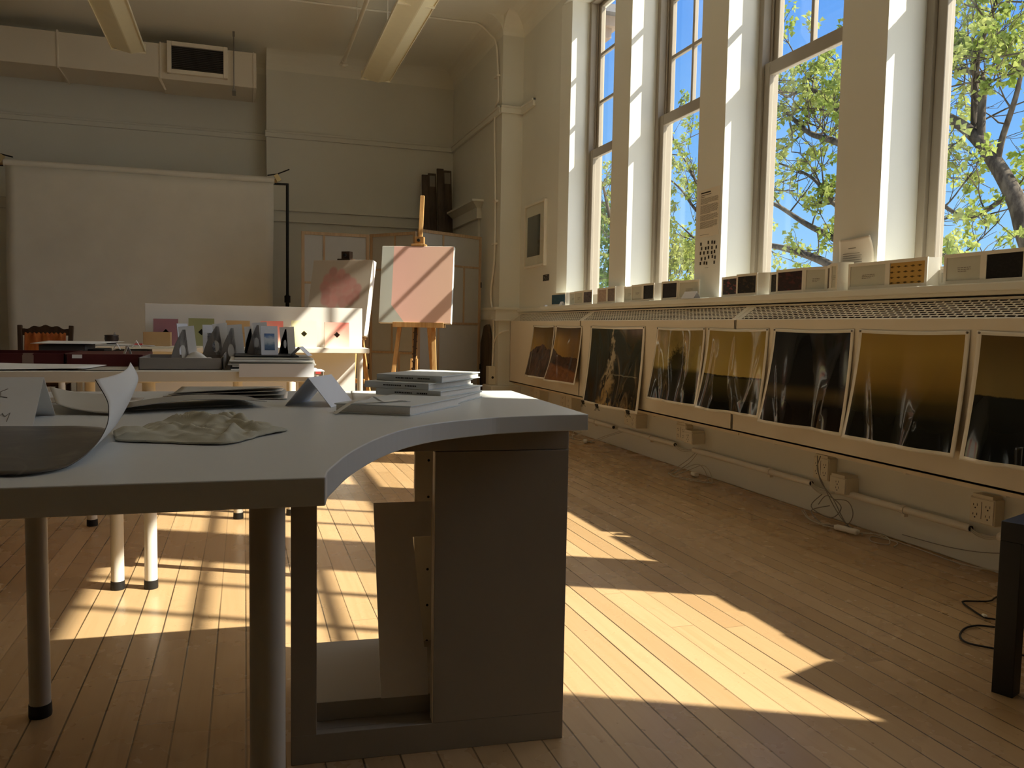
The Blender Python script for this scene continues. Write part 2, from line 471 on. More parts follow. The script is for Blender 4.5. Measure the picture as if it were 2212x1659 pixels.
# ---- double-hung windows: three-by-three upper sash, one-light lower sash
def window(i, y1, y0):
    """y1 far jamb, y0 near jamb"""
    fr = MB()
    f = .045; y0 -= .10 if i < 5 else 0
    for a, b in ((y1-f, y1), (y0, y0+f)):
        fr.box(3.015, 3.14, a, b, ZS+.02, ZT)
        fr.box(3.070, 3.085, a-.012 if a > (y1+y0)/2 else a, b if a > (y1+y0)/2 else b+.012, ZS+.02, ZT)
    fr.box(3.015, 3.14, y0+f, y1-f, ZT-.02, ZT)
    fr.box(3.0, 3.22, y0, y1, ZS, ZS+.045)
    w = fr.build('window_%d' % i, SASH, bevel=.004); tag(w, kind='structure')
    a, b = y0+f, y1-f
    # lower sash (inner track)
    s = MB(); st = .055; x0, x1 = 3.035, 3.068; zb, zm = ZS+.045, 2.515
    s.box(x0, x1, a, a+st, zb, zm+.04); s.box(x0, x1, b-st, b, zb, zm+.04)
    s.box(x0, x1, a+st, b-st, zb, zb+.09); s.box(x0, x1, a+st, b-st, zm-.04, zm+.04)
    lo = s.build('lower_sash', SASH, w, bevel=.005)
    g = MB().box(3.050, 3.054, a+st, b-st, zb+.09, zm-.04).build('glass_pane', GLASS, lo)
    s = MB(); x0, x1 = 3.087, 3.125; zb, zt = 2.50, ZT-.02
    s.box(x0, x1, a, a+st, zb, zt); s.box(x0, x1, b-st, b, zb, zt)
    s.box(x0, x1, a+st, b-st, zb, zb+.075); s.box(x0, x1, a+st, b-st, zt-.035, zt)
    up = s.build('upper_sash', SASH, w, bevel=.005)
    ga, gb = a+st, b-st
    mu = MB(); mw = .013
    for k in (1, 2):
        yy = ga + (gb-ga)*k/3; mu.box(3.090, 3.122, yy-mw, yy+mw, zb+.07, zt-.033)
    for zz in (2.985, 3.41): mu.box(3.091, 3.121, ga, gb, zz-mw, zz+mw)
    mu.build('muntins', SASH, up, bevel=.004)
    MB().box(3.105, 3.109, ga, gb, zb+.075, zt-.035).build('glass_pane', GLASS, up)
for i, (y1, y0) in enumerate(WIN): window(i+1, y1, y0)

# ---- outside: ground far below, and the corbelled corner of a neighbouring wing
struct('ground', MB().box(XO, 90, -60, 90, -4.3, -4.2), plain('bounce_ground', (.88, .84, .75), .9, .1, .06, .6))  # unseen ground, made pale to bounce sunlight up to the ceiling
BR = plain('sandstone', (.34, .25, .19), .8, .2, .12, 3)
nb = thing('building', 'brown stone building corner with a stepped cornice seen high through the farthest window', 'building', (7.6, 17.9, -4.2))
MB().box(-1.55, 0, 0, 4, 0, 11.9).build('wall', BR, nb)
m = MB()
for k in range(4): m.box(-1.6, .10+.14*k, -.10-.14*k, 4, 11.3+.22*k, 11.52+.22*k)
m.build('cornice', BR, nb)
m = MB(); m.box(-1.65, .75, -.75, 4, 12.18, 12.35); m.build('roof_edge', plain('lead_roof', (.16, .15, .15), .7, .3), nb)

# ================================================================== RADIATOR COVERS along the window wall
XB = 2.61
COVER = plain('radiator_cover_paint', (.80, .73, .60), .5, .35, .03, 3)
def cover(y0, y1, label):
    """y0 near end, y1 far end"""
    t = thing('radiator_cover', label, 'radiator cover', (XB, y0, 0), 0, 'radiator covers under the windows')
    L = y1-y0-.0015; dx = XW-XB
    m = MB()
    m.box(0, .012, 0, L, .36, .985)                                   # front sheet
    m.box(0, dx-.03, 0, L, .36, .372)                                   # bottom lip
    for yy in (0, L-.012): m.add([(0,yy,.36),(dx,yy,.36),(dx,yy,1.075),(.11,yy,1.068),(0,yy,.985),(0,yy+.012,.36),(dx,yy+.012,.36),(dx,yy+.012,1.075),(.11,yy+.012,1.068),(0,yy+.012,.985)],
        [(0,1,2,3,4),(9,8,7,6,5),(0,5,6,1),(1,6,7,2),(2,7,8,3),(3,8,9,4),(4,9,5,0)])
    m.box(.108, dx, 0, L, 1.058, 1.070)                                # flat top behind the grille
    m.build('casing', COVER, t, bevel=.002)
    MB().box(.050, .060, .005, L-.005, .334, .36).build('lower_return', COVER, t)
    # slanted grille: rails and staggered bridges round real slots
    g = MB()
    A = Vector((0, 0, .985)); B = Vector((.11, 0, 1.066)); ln = (B-A).length; d = (B-A).normalized(); nn = Vector((-d.z, 0, d.x))
    rot = Matrix(((d.x, 0, nn.x, A.x), (0, 1, 0, 0), (d.z, 0, nn.z, A.z), (0, 0, 0, 1)))
    def gb(u0, u1, v0, v1): g.box(u0, u1, v0, v1, -.003, 0, m=rot)
    gb(0, .009, .045, L-.045); gb(ln-.010, ln, .045, L-.045); gb(0, ln, 0, .045); gb(0, ln, L-.045, L)
    rows = 8; p = (ln-.019)/rows; pit = .043
    for k in range(1, rows): gb(.009+p*k-.0026, .009+p*k+.0026, .045, L-.045)
    nb_ = int((L-.09)/pit)
    for k in range(rows):
        for j in range(nb_+1):
            y = .045+(j+.5*(k % 2))*pit
            if y < L-.045: gb(.009+p*k+.0026, .009+p*(k+1)-.0026, y-.0040, y+.0040)
    g.build('grille', COVER, t)
    MB().box(.03, .10, .01, L-.01, .90, .91).box(.10, .104, .01, L-.01, .90, 1.0575).build('slot_backing', plain('slot_shade_black', (.05, .045, .04), .8), t)  # added dark plates standing in for the shade behind the slots
    return t
cover(6.19, 8.05, 'white radiator cover at the far end, behind the two small mountain prints')
cover(3.97, 6.19, 'white radiator cover in the middle, behind the black smoke print with clips')
cover(1.75, 3.97, 'white radiator cover nearest the camera, behind the big amber print')

# ================================================================== PRINTS pinned to the radiator covers
def art(name, fn, rough=.075):
    """glossy print: white margin round an image made by fn(t, vec, u, v) -> colour"""
    t = NT(name, rough, .34)
    vec, u, v = t.uv()
    img = fn(t, vec, u, v)
    mu, m0, m1 = .035, .035, .03
    a = t.math('MULTIPLY', t.math('GREATER_THAN', u, mu), t.math('LESS_THAN', u, 1-mu))
    b = t.math('MULTIPLY', t.math('GREATER_THAN', v, m0), t.math('LESS_THAN', v, 1-m1))
    t.color(t.mix(t.math('MULTIPLY', a, b), (.80, .76, .67), img))
    return t.m
def ridge(t, vec, u, base, amp, sc, seed):
    n1 = t.noise(t.comb(t.math('ADD', u, seed), seed), sc, 6, .62)
    return t.math('ADD', base, t.math('MULTIPLY', t.math('SUBTRACT', n1, .5), amp))
def a_mtn1(t, vec, u, v):
    sky = t.mix(u, (.46, .29, .07), (.15, .10, .04)); sky = t.mix(t.step(v, .62, 1.05), sky, (.12, .08, .03))
    pk = t.math('SUBTRACT', 1.0, t.math('ABSOLUTE', t.math('SUBTRACT', u, .55)))
    h = ridge(t, vec, u, t.math('ADD', .33, t.math('MULTIPLY', pk, .33)), .16, 6.0, 3.1)
    rk = t.noise(t.scale(vec, (9, 2.6, 1)), 1.4, 6, .65, 1.2)
    rock = t.ramp(rk, [(.3, (.025, .015, .011)), (.55, (.10, .060, .042)), (.75, (.17, .105, .075))])
    return t.mix(t.step(t.math('SUBTRACT', v, h), -.006, .006), rock, sky)
def a_mtn2(t, vec, u, v):
    sky = t.mix(t.step(u, .0, .8), (.50, .30, .065), (.22, .13, .045)); sky = t.mix(t.step(v, .7, 1.0), sky, (.09, .055, .02))
    h = ridge(t, vec, u, t.math('SUBTRACT', .60, t.math('MULTIPLY', t.step(u, .0, .5), .14)), .10, 7.0, 8.4)
    rk = t.noise(t.scale(vec, (5, 5, 1)), 2.0, 6, .7, .6)
    far = t.ramp(rk, [(.3, (.03, .016, .012)), (.7, (.11, .055, .035))])
    near = t.ramp(rk, [(.3, (.13, .05, .018)), (.7, (.28, .115, .042))])
    g = t.mix(t.step(t.math('SUBTRACT', v, t.math('SUBTRACT', .36, t.math('MULTIPLY', u, .16))), -.03, .03), near, far)
    return t.mix(t.step(t.math('SUBTRACT', v, h), -.006, .006), g, sky)
def a_streak(t, vec, u, v):  # pale broken streaks, wider towards the foot, on a near-black ground
    base = t.mix(t.step(v, .1, .95), (.005, .006, .005), (.030, .045, .037))
    wob = t.noise(t.scale(vec, (2, 3, 1)), 1.6, 4, .6)
    c = t.math('SUBTRACT', u, t.math('ADD', .32, t.math('MULTIPLY', wob, .26)))
    w = t.math('ADD', .015, t.math('MULTIPLY', t.math('SUBTRACT', 1.0, v), .16))
    band = t.math('SUBTRACT', 1.0, t.step(t.math('DIVIDE', t.math('ABSOLUTE', c), w), .3, 1.0))
    st = t.noise(t.scale(vec, (11, 3.2, 1)), 1.6, 6, .65, 1.4)
    k = t.math('MULTIPLY', band, t.step(st, .44, .53))
    k2 = t.math('MULTIPLY', t.math('MULTIPLY', t.step(t.noise(t.scale(vec, (14, 3.5, 1)), 1.3, 6, .65, 1.2), .52, .66), t.math('SUBTRACT', 1.0, t.step(v, .12, .42))), t.step(u, .28, .45))
    streak = t.mix(t.step(v, .15, .6), (.42, .28, .10), (.52, .46, .33))
    hz = t.math('SUBTRACT', 1.0, t.step(t.math('ABSOLUTE', t.math('SUBTRACT', v, ridge(t, vec, u, .42, .05, 14.0, 2.2))), .002, .012))
    hz = t.math('MULTIPLY', t.math('MULTIPLY', hz, .45), t.math('MULTIPLY', t.step(u, .5, .56), t.math('SUBTRACT', 1.0, t.step(u, .88, .95))))
    return t.mix(hz, t.mix(t.math('MULTIPLY', k2, .7), t.mix(t.math('MULTIPLY', k, .85), base, streak), (.20, .13, .05)), (.35, .34, .28))
def a_tree(t, vec, u, v):
    sky = t.mix(t.step(v, .45, 1.0), (.42, .335, .10), (.29, .21, .05))
    cl = t.noise(t.scale(vec, (2.2, 2.2, 1)), 1.3, 4, .55); sky = t.mix(t.math('MULTIPLY', t.step(cl, .4, .7), .5), sky, (.11, .085, .02))
    g = t.mix(t.step(v, .03, .5), (.006, .006, .004), (.07, .058, .018))
    im = t.mix(t.step(v, .42, .50), g, sky)
    dx = t.math('DIVIDE', t.math('SUBTRACT', u, .53), .20); dy = t.math('DIVIDE', t.math('SUBTRACT', v, .47), .34)
    r = t.math('SQRT', t.math('ADD', t.math('MULTIPLY', dx, dx), t.math('MULTIPLY', dy, dy)))
    tw = t.noise(t.scale(vec, (14, 10, 1)), 1.5, 6, .75)
    return t.mix(t.math('MULTIPLY', t.math('SUBTRACT', 1.0, t.step(t.math('ADD', r, t.math('MULTIPLY', t.math('SUBTRACT', tw, .5), 1.3)), .6, 1.0)), .9), im, (.012, .012, .006))
def a_field(t, vec, u, v):
    sky = t.mix(t.step(v, .46, .95), (.45, .335, .095), (.35, .25, .055))
    g = t.mix(t.step(v, .05, .46), (.006, .006, .003), (.075, .06, .018))
    h = ridge(t, vec, u, .45, .028, 22.0, 5.0)
    im = t.mix(t.step(t.math('SUBTRACT', v, h), -.004, .004), g, sky)
    hz = t.math('SUBTRACT', 1.0, t.step(t.math('ABSOLUTE', t.math('SUBTRACT', v, t.math('SUBTRACT', h, .012))), .004, .018))
    return t.mix(t.math('MULTIPLY', hz, .85), im, (.018, .016, .006))
def a_night(t, vec, u, v):
    top = t.mix(t.step(v, .4, 1.0), (.016, .0155, .014), (.011, .012, .013))
    bd = t.math('SUBTRACT', 1.0, t.step(t.math('ABSOLUTE', t.math('SUBTRACT', v, .36)), .0, .11))
    im = t.mix(t.step(v, .18, .36), (.014, .010, .006), top)
    return t.mix(t.math('MULTIPLY', bd, .85), im, (.10, .072, .030))
def a_amber(t, vec, u, v):
    c = t.ramp(t.math('ADD', v, t.math('MULTIPLY', t.math('SUBTRACT', t.noise(vec, 3.0, 3), .5), .07)), [(0, (.006, .007, .005)), (.26, (.014, .014, .007)), (.40, (.07, .052, .016)), (.55, (.26, .165, .038)), (.8, (.37, .245, .058)), (1, (.33, .215, .055))])
    return c
def a_dusk(t, vec, u, v):
    sky = t.mix(t.step(v, .55, 1.0), (.21, .16, .06), (.13, .085, .03))
    sky = t.mix(t.math('MULTIPLY', t.step(u, .3, .9), .5), sky, (.17, .105, .035))
    h = ridge(t, vec, u, .52, .03, 16.0, 9.0)
    g = t.mix(t.step(v, .0, .5), (.004, .005, .004), (.014, .016, .013))
    return t.mix(t.step(t.math('SUBTRACT', v, h), -.006, .006), g, sky)
PAPERBACK = plain('print_paper_back', (.66, .62, .54), .7, .2, .02, 20)
PIN = plain('pin_head', (.16, .14, .11), .4, .5)
def print_sheet(y1, y0, ztop, h, fn, name, label, bulge=.085, wav=.012, seed=0, base=.006, n=56, clips=0):
    """sheet hanging by its top corners; y1 far edge, y0 near edge; the foot curls away from the panel"""
    rnd = random.Random(seed)
    ph = [rnd.uniform(0, 6) for _ in range(4)]
    creases = [(.22+rnd.uniform(-.06, .06), rnd.uniform(.15, .35), .010), (.55+rnd.uniform(-.1, .1), rnd.uniform(-.2, .2), -.006), (.80+rnd.uniform(-.06, .06), rnd.uniform(-.38, -.15), .011)]
    def S(u, v):
        y = y1 + (y0-y1)*u
        k = 1-v
        out = base + bulge*(k**1.5)*(.86+.28*math.sin(1.1*PI*u+ph[0]*.25))
        out += wav*k**.7*math.sin(PI*u)*(math.sin(2.4*PI*u+ph[1]+1.6*k) + .55*math.sin(5.2*PI*u+ph[2]-2.2*k))
        out += .010*math.sin(PI*u)*math.sin(PI*min(1, k*1.2))*math.sin(3*u+ph[3])
        for cu, cs, ca in creases:
            d = u-cu-cs*(k-.5)
            out += ca*math.exp(-abs(d)/.045)*math.sin(PI*u)*min(1, k*2.2)*min(1, (1.25-k)*2)
        sag = .006*math.sin(PI*u)*v
        return (XB-max(out, .003), y, ztop-h*k*(1-.03*k)-sag)
    o = MB().grid(S, n, n).build('print_sheet', [art(name, fn), PAPERBACK], smooth=True, solid=.0008, mat_off=0)
    tag(o, label, 'print', 'prints pinned along the radiator covers')
    for u in (.02, .98):
        x, y, z = S(u, .985)
        MB().tube([(x+.002, y, z), (x-.005, y, z)], .0045, 8).build('pin', PIN, o)
    if clips:
        for k, u in enumerate((.03, .36, .86)):
            x, y, z = S(u, 0.0)
            c = MB(); c.add([(x-.012,y-.02,z+.016),(x+.012,y-.02,z+.016),(x+.012,y+.02,z+.016),(x-.012,y+.02,z+.016),(x-.002,y-.02,z-.012),(x+.002,y-.02,z-.012),(x+.002,y+.02,z-.012),(x-.002,y+.02,z-.012)],
                [(0,1,2,3),(4,7,6,5),(0,4,5,1),(1,5,6,2),(2,6,7,3),(3,7,4,0)])
            for s_ in (-1, 1): c.tube([(x+s_*.003,y-.008,z-.01),(x+s_*.016,y-.011,z-.032),(x+s_*.016,y+.011,z-.032),(x+s_*.003,y+.008,z-.01)], .0016, 6)
            cl = c.build('binder_clip', BLACK)
            tag(cl, ('black binder clip on the far corner of the smoke print', 'black binder clip on the middle of the smoke print foot', 'black binder clip on the near corner of the smoke print')[k], 'clip', 'binder clips weighting the black print')
    return o
print_sheet(7.32, 6.76, .945, .495, a_mtn1, 'print_crag', 'amber print of a dark jagged crag, farthest of the row', .09, .006, 1)
print_sheet(6.72, 6.14, .945, .50, a_mtn2, 'print_ridge', 'amber and rust print of a sloping ridge beside the crag print', .10, .010, 2)
print_sheet(5.97, 5.04, .945, .625, a_streak, 'print_streak', 'large black print with a pale rising smoke, weighted with binder clips', .060, .010, 3, clips=1)
print_sheet(4.87, 4.27, .94, .49, a_tree, 'print_tree', 'olive yellow print with a dark bushy tree', .07, .016, 4)
print_sheet(4.24, 3.65, .94, .49, a_field, 'print_field', 'yellow sky print with a flat dark field horizon', .07, .019, 5)
print_sheet(3.61, 3.02, .94, .50, a_night, 'print_night', 'almost black print with one dim glowing band', .07, .018, 6)
print_sheet(2.99, 2.40, .94, .50, a_amber, 'print_amber', 'large plain amber print fading to black at its foot', .07, .015, 7)
print_sheet(2.37, 1.78, .94, .50, a_dusk, 'print_dusk', 'brown dusk print over a black plain, cut by the right edge of the photo', .055, .019, 8)

# ================================================================== FOLDING BOOKS on the window ledge
FRAMEW = plain('book_mount_board', (.84, .80, .70), .7, .25, .02, 30)
def img(name, c0, c1, sc=6, c2=None):
    t = NT(name, .5, .3); vec, u, v = t.uv()
    nz = t.noise(t.scale(vec, (1, 1, 1)), sc, 5, .65, .8)
    c = t.mix(t.step(nz, .42, .66), c0, c1)
    if c2: c = t.mix(t.step(t.noise(vec, sc*.6, 3, .5, .3), .52, .62), c, c2)
    t.color(c); return t.m
IM = {
 'b': img('img_blue', (.035, .095, .15), (.05, .12, .18)),
 't': plain('img_text_page', (.62, .62, .53), .7, .2, .02, 20),
 'd': img('img_forest', (.004, .006, .005), (.02, .028, .022), 9),
 'k': img('img_black', (.004, .004, .005), (.012, .012, .013), 9),
 'v': img('img_violet', (.10, .085, .095), (.17, .145, .14), 5, (.05, .04, .04)),
 'p': img('img_rose', (.46, .34, .27), (.56, .44, .36), 4),
 'm': img('img_mauve', (.20, .16, .15), (.26, .21, .19), 4),
 'r': img('img_rosebud', (.010, .008, .007), (.02, .014, .012), 7, (.26, .055, .045)),
 'f': img('img_fungus', (.006, .007, .006), (.014, .012, .010), 7, (.065, .035, .018)),
 'c': img('img_crimson', (.020, .008, .009), (.05, .014, .014), 6, (.09, .02, .02)),
 'n': img('img_umber', (.09, .06, .04), (.15, .11, .08), 5),
}
def yellow_pattern():
    t = NT('img_yellow_rows', .6, .2); vec, u, v = t.uv()
    base = (.58, .36, .10)
    row = t.math('FRACT', t.math('MULTIPLY', t.math('ADD', v, .06), 4.0)); colm = t.math('FRACT', t.math('MULTIPLY', t.math('ADD', u, .05), 5.0))
    d = t.math('ADD', t.math('ABSOLUTE', t.math('SUBTRACT', row, .5)), t.math('MULTIPLY', t.math('ABSOLUTE', t.math('SUBTRACT', colm, .5)), .55))
    d = t.math('ADD', d, t.math('MULTIPLY', t.math('SUBTRACT', t.noise(vec, 26.0, 4, .7), .5), .35))
    t.color(t.mix(t.math('SUBTRACT', 1.0, t.step(d, .14, .24)), base, (.10, .06, .015)))
    return t.m
IM['y'] = yellow_pattern()
ZL = 1.125
def panel(mb, imgs, a, b, z0, h, th=.006):
    """one mount-board leaf from a to b (x,y) with its window image on the room side; imgs collects quads per key"""
    ax, ay = a; bx, by = b
    d = Vector((bx-ax, by-ay, 0)); L = d.length; d.normalize()
    n = Vector((d.y, -d.x, 0))
    if n.x > 0: n = -n
    m = Matrix(((d.x, n.x, 0, ax), (d.y, n.y, 0, ay), (0, 0, 1, z0), (0, 0, 0, 1)))
    return m, L
def book(label, leaves, h=.122, z0=ZL, group='folding books along the window ledge'):
    """leaves: list of ((x,y),(x,y),key,mx0,mx1,zlift) ; each leaf is a framed card with a recessed image"""
    t = thing('folding_book', label, 'book', (leaves[0][0][0], leaves[0][0][1], z0), 0, group)
    ox, oy = leaves[0][0]
    bd = MB()
    for k, (a, b, key, hh) in enumerate(leaves):
        m, L = panel(None, None, (a[0]-ox, a[1]-oy), (b[0]-ox, b[1]-oy), 0, hh)
        fx = .014 if L > .06 else L*.14; fz = .016
        bd.box(0, L, 0, -.003, 0, hh, m=m)                         # backing
        if key is None: continue
        bd.box(0, fx, .0, .004, 0, hh, m=m); bd.box(L-fx, L, .0, .004, 0, hh, m=m)
        bd.box(fx, L-fx, .0, .004, 0, fz, m=m); bd.box(fx, L-fx, .0, .004, hh-fz*.9, hh, m=m)
    bd.build('mount_board', FRAMEW, t)
    for k, (a, b, key, hh) in enumerate(leaves):
        if key is None: continue
        m, L = panel(None, None, (a[0]-ox, a[1]-oy), (b[0]-ox, b[1]-oy), 0, hh)
        fx = .014 if L > .06 else L*.14; fz = .016
        q = MB().quad(m @ Vector((fx, .0008, fz)), m @ Vector((L-fx, .0008, fz)), m @ Vector((L-fx, .0008, hh-fz*.9)), m @ Vector((fx, .0008, hh-fz*.9)))
        pg = q.build('page' if key == 't' else 'picture', IM[key], t)
        if key == 't':
            l = MB(); rr = random.Random(k*7+int(a[1]*100))
            for j in range(3):
                w0 = L*(.34+rr.uniform(0, .03)); w1 = L*(.68-(.1 if j == 2 else 0)); zz = hh*.53-j*.0075
                x = w0
                while x < w1:
                    ww = rr.uniform(.006, .014); l.box(x, min(x+ww, w1), .0009, .0014, zz, zz+.0026, m=m); x += ww+.003
            l.build('printed_lines', INKG, pg)
    return t
X0, X1 = 2.765, 2.735
book('small folding book open at a plain blue picture, farthest on the ledge', [((X1, 7.20), (2.75, 6.87), 'b', .118), ((2.75, 6.87), (2.785, 6.85), None, .118)])
book('folding book with two text pages and a violet dusk picture beside the small tent card', [((2.775, 6.838), (2.765, 6.665), 't', .118), ((2.75, 6.665), (2.735, 6.44), 't', .118), ((2.735, 6.44), (2.745, 6.265), 'v', .119)])
book('folding book with rose and mauve pages whose edge catches the sun', [((2.765, 6.20), (2.735, 6.14), 'n', .122), ((2.735, 6.14), (2.735, 5.955), 'p', .125), ((2.735, 5.955), (2.735, 5.80), 'm', .128), ((2.735, 5.80), (2.79, 5.74), None, .130)])
book('folding book with two blank-looking pages and a dark forest picture', [((2.77, 5.72), (2.765, 5.54), 't', .120), ((2.745, 5.54), (2.735, 5.345), 't', .125), ((2.735, 5.345), (2.735, 5.165), 'd', .126), ((2.735, 5.165), (2.79, 5.13), None, .126)])
book('folding book with one square black picture and a text page behind the larger tent card', [((2.775, 5.11), (2.735, 5.06), 'n', .122), ((2.735, 5.06), (2.735, 4.84), 'k', .127), ((2.74, 4.84), (2.765, 4.62), 't', .124)])
book('folding book with a red rosebud picture and a dark fungus picture', [((2.765, 4.36), (2.745, 4.14), 'r', .122), ((2.73, 4.15), (2.73, 3.945), 'f', .126), ((2.73, 3.945), (2.775, 3.89), None, .126)])
book('long folding book with a crimson picture and curling brown pages', [((2.765, 3.88), (2.75, 3.765), 'f', .124), ((2.735, 3.78), (2.73, 3.545), 'c', .129), ((2.73, 3.545), (2.765, 3.41), 't', .128), ((2.765, 3.41), (2.725, 3.34), 'n', .130), ((2.725, 3.34), (2.715, 3.275), 't', .134), ((2.715, 3.275), (2.77, 3.235), None, .136)])
book('folding book with a yellow picture of rows of small insects beside a text page', [((2.735, 3.225), (2.735, 2.975), 't', .124), ((2.735, 2.975), (2.735, 2.75), 'y', .124), ((2.735, 2.75), (2.785, 2.735), None, .122)])
book('folding book with a black picture and text page at the right edge', [((2.785, 2.735), (2.78, 2.675), 't', .07), ((2.785, 2.71), (2.755, 2.68), 'm', .120), ((2.735, 2.665), (2.735, 2.475), 't', .124), ((2.735, 2.475), (2.735, 2.29), 'k', .124), ((2.735, 2.29), (2.785, 2.20), None, .124)])
# further ledge books just outside the frame, whose tops cut the sunlight on the floor
book('folding book on the ledge before the window at the right edge, out of frame', [((2.745, 1.87), (2.745, 1.66), 'k', .125), ((2.745, 1.66), (2.74, 1.45), 't', .11), ((2.74, 1.45), (2.745, 1.255), 't', .12)])
t = thing('leaning_sheet', 'tall card with a sloping top leaning on the ledge, out of frame', 'card', (2.742, 0, ZL))
P_ = [(1.245, 0), (1.245, .125), (1.085, .325), (.80, .215), (.62, .205), (.62, 0)]
n_ = len(P_)
MB().add([(0, a_, b_) for a_, b_ in P_]+[(.004, a_, b_) for a_, b_ in P_], [tuple(range(n_)), tuple(range(2*n_-1, n_-1, -1))]+[(i, (i+1) % n_, n_+(i+1) % n_, n_+i) for i in range(n_)]).build('card', PAPER, t)
def tent(name, label, loc, rz, half, hgt, length, mat=CARDW, group=None, th=.0012, cat='tent card', lean=0):
    """folded card: ridge along local x, feet at +-half in y"""
    m = MB()
    for s in (-1, 1):
        m.add([(0,s*half,0),(length,s*half,0),(length,lean,hgt),(0,lean,hgt)], [(0,1,2,3)])
    o = m.build(name, mat, loc=loc, rz=rz, solid=th)
    return tag(o, label, cat, group)
tent('tent_card', 'tiny white tent card before the blue folding book', (2.70, 6.87, ZL), PI/2+.1, .022, .034, -.05, CARDW, 'tent cards on the ledge')
tent('tent_card', 'white tent card on the ledge before the text wall panel', (2.700, 4.69, ZL), PI/2+.25, .032, .045, -.11, CARDW, 'tent cards on the ledge')
o = MB().box(-.012, .012, -.02, .02, 0, .014).build('sticky_note_pad', CARDW, loc=(2.715, 7.30, ZL)); tag(o, 'tiny white block at the far end of the ledge', 'block')

# ---- wall pieces between the windows
t = thing('framed_picture', 'white framed dark photograph hung beside the farthest window', 'picture', (XW, 7.53, 1.53))
W_, H_ = .60, .645
m = MB(); f = .022
m.box(-.03, 0, 0, f, 0, H_); m.box(-.03, 0, W_-f, W_, 0, H_); m.box(-.03, 0, f, W_-f, 0, f); m.box(-.03, 0, f, W_-f, H_-f, H_)
m.build('frame', plain('white_frame', (.84, .79, .69), .45, .4), t, bevel=.002)
MB().box(-.012, -.002, f, W_-f, f, H_-f).build('mat', plain('picture_mat', (.82, .77, .67), .8, .2), t)
MB().quad((-.0125, .545, .115), (-.0125, .165, .115), (-.0125, .165, .52), (-.0125, .545, .52)).build('photograph', img('img_framed', (.030, .034, .026), (.042, .046, .034), 3), t)
MB().box(-.020, -.0185, f, W_-f, f, H_-f).build('glazing', GLASS, t)
o = MB().quad((0, .17, 0), (0, 0, 0), (0, 0, .062), (0, .17, .062)).build('postcard', img('img_postcard', (.012, .010, .008), (.05, .045, .035), 9, (.30, .28, .24)), loc=(XW-.002, 7.44, 1.38), solid=.001); tag(o, 'tiny dark postcard pinned under the framed photograph', 'postcard')
# wall text panel on the second pier
t = thing('wall_text_panel', 'pale sheet of small grey printed text on the pier between two windows', 'text panel', (XW-.004, 4.72, 1.52))
MB().box(0, .003, -.25, 0, 0, .30).build('sheet', plain('vinyl_sheet', (.80, .735, .62), .7, .25), t)
m = MB(); m.box(-.0006, 0, -.145, -.03, .275, .283); m.build('heading', INK, t)
m = MB(); rr = random.Random(5)
m.box(-.0006, 0, -.15, -.03, .262, .267); m.box(-.0006, 0, -.08, -.03, .251, .255)
zz = .24
for blk in (6, 9, 6, 7):
    for k in range(blk):
        e_ = -.235+rr.uniform(0, .012) if k < blk-1 else -.05-rr.uniform(.02, .14)
        y = -.028
        while y > e_:
            ww = rr.uniform(.008, .022); m.box(-.0006, 0, max(y-ww, e_), y, zz, zz+.0030); y -= ww+.003
        zz -= .0062
    zz -= .006
m.box(-.0006, 0, -.14, -.03, .012, .0145)
m.build('printed_text', INKG, t)
# grid of miniature cut-outs
t = thing('miniature_grid', 'cluster of tiny black pictures scattered in rows on the pier, under the text', 'picture grid', (XW-.002, 4.70, 1.35))
rr = random.Random(9)
m = MB()
for r_ in range(5):
    for c_ in range(5):
        if (r_, c_) in ((0, 1), (4, 3)): continue
        y = -.022-.042*c_+rr.uniform(-.008, .008)-(.012 if r_ % 2 else 0); z = .128-.031*r_+rr.uniform(-.004, .004)
        m.box(-.001, 0, y-.0075, y+.0075, z-.010, z+.010)
m.build('miniature', INK, t, )
m = MB(); m.box(-.001, 0, -.12, -.08, -.028, -.0265); m.build('caption', INKG, t)
# curling sheets of text on the nearest pier
def S(u, v):
    y = 3.37-.235*u; k = max(0, v-.55)/.45
    return (XW-.004-.030*k*k*(.2+.8*u), y, 1.128+.255*v-.010*k*k*(1-abs(u-.4)))
t = MB().grid(S, 14, 20).build('text_sheet', plain('list_paper', (.82, .77, .69), .8, .15), smooth=True, solid=.0008); tag(t, 'curling sheet of printed lines taped to the pier by the yellow folding book', 'sheet')
m = MB(); rr = random.Random(3)
for k in range(15):
    v = .70-.043*k; u0, u1 = .12, .12+rr.uniform(.45, .62)
    a = S(u0, v); b = S(u1, v); m.box(a[0]-.002, a[0]-.0014, b[1], a[1], a[2], a[2]+.0022)
a = S(.30, .80); m.box(a[0]-.004, a[0]-.003, a[1]-.05, a[1], a[2], a[2]+.003)
m.build('printed_lines', INKG, t)

# ================================================================== FOREGROUND CORNER TABLE
TZ = .742
t = thing('corner_table', 'white laminate corner table with a curved inner edge, nearest the camera', 'table', (0, 0, 0))
curve = [(.089, .962), (.095, 1.002), (.107, 1.043), (.143, 1.154), (.203, 1.289), (.267, 1.392), (.343, 1.469), (.45, 1.53), (.503, 1.547), (.59, 1.561), (.682, 1.563)]
cv = [(p.x, p.y) for p in catmull([(x, y, 0) for x, y in curve[1:]], 5)]
MB().prism([(-.525, .985), (.089, .962)] + cv + [(.717, 2.19), (-.49, 2.262)], .708, TZ).build('tabletop', MELAM, t, bevel=.0016)
MB().prism([(-.515, .995), (.079, .972)] + [(x-.012, y+.008) for x, y in cv] + [(.705, 2.18), (-.48, 2.252)], .7068, .7078).build('underside', plain('darkened_underside', (.16, .11, .07), .8), t)  # unseen dark sheet added to cut light bounced onto the floor
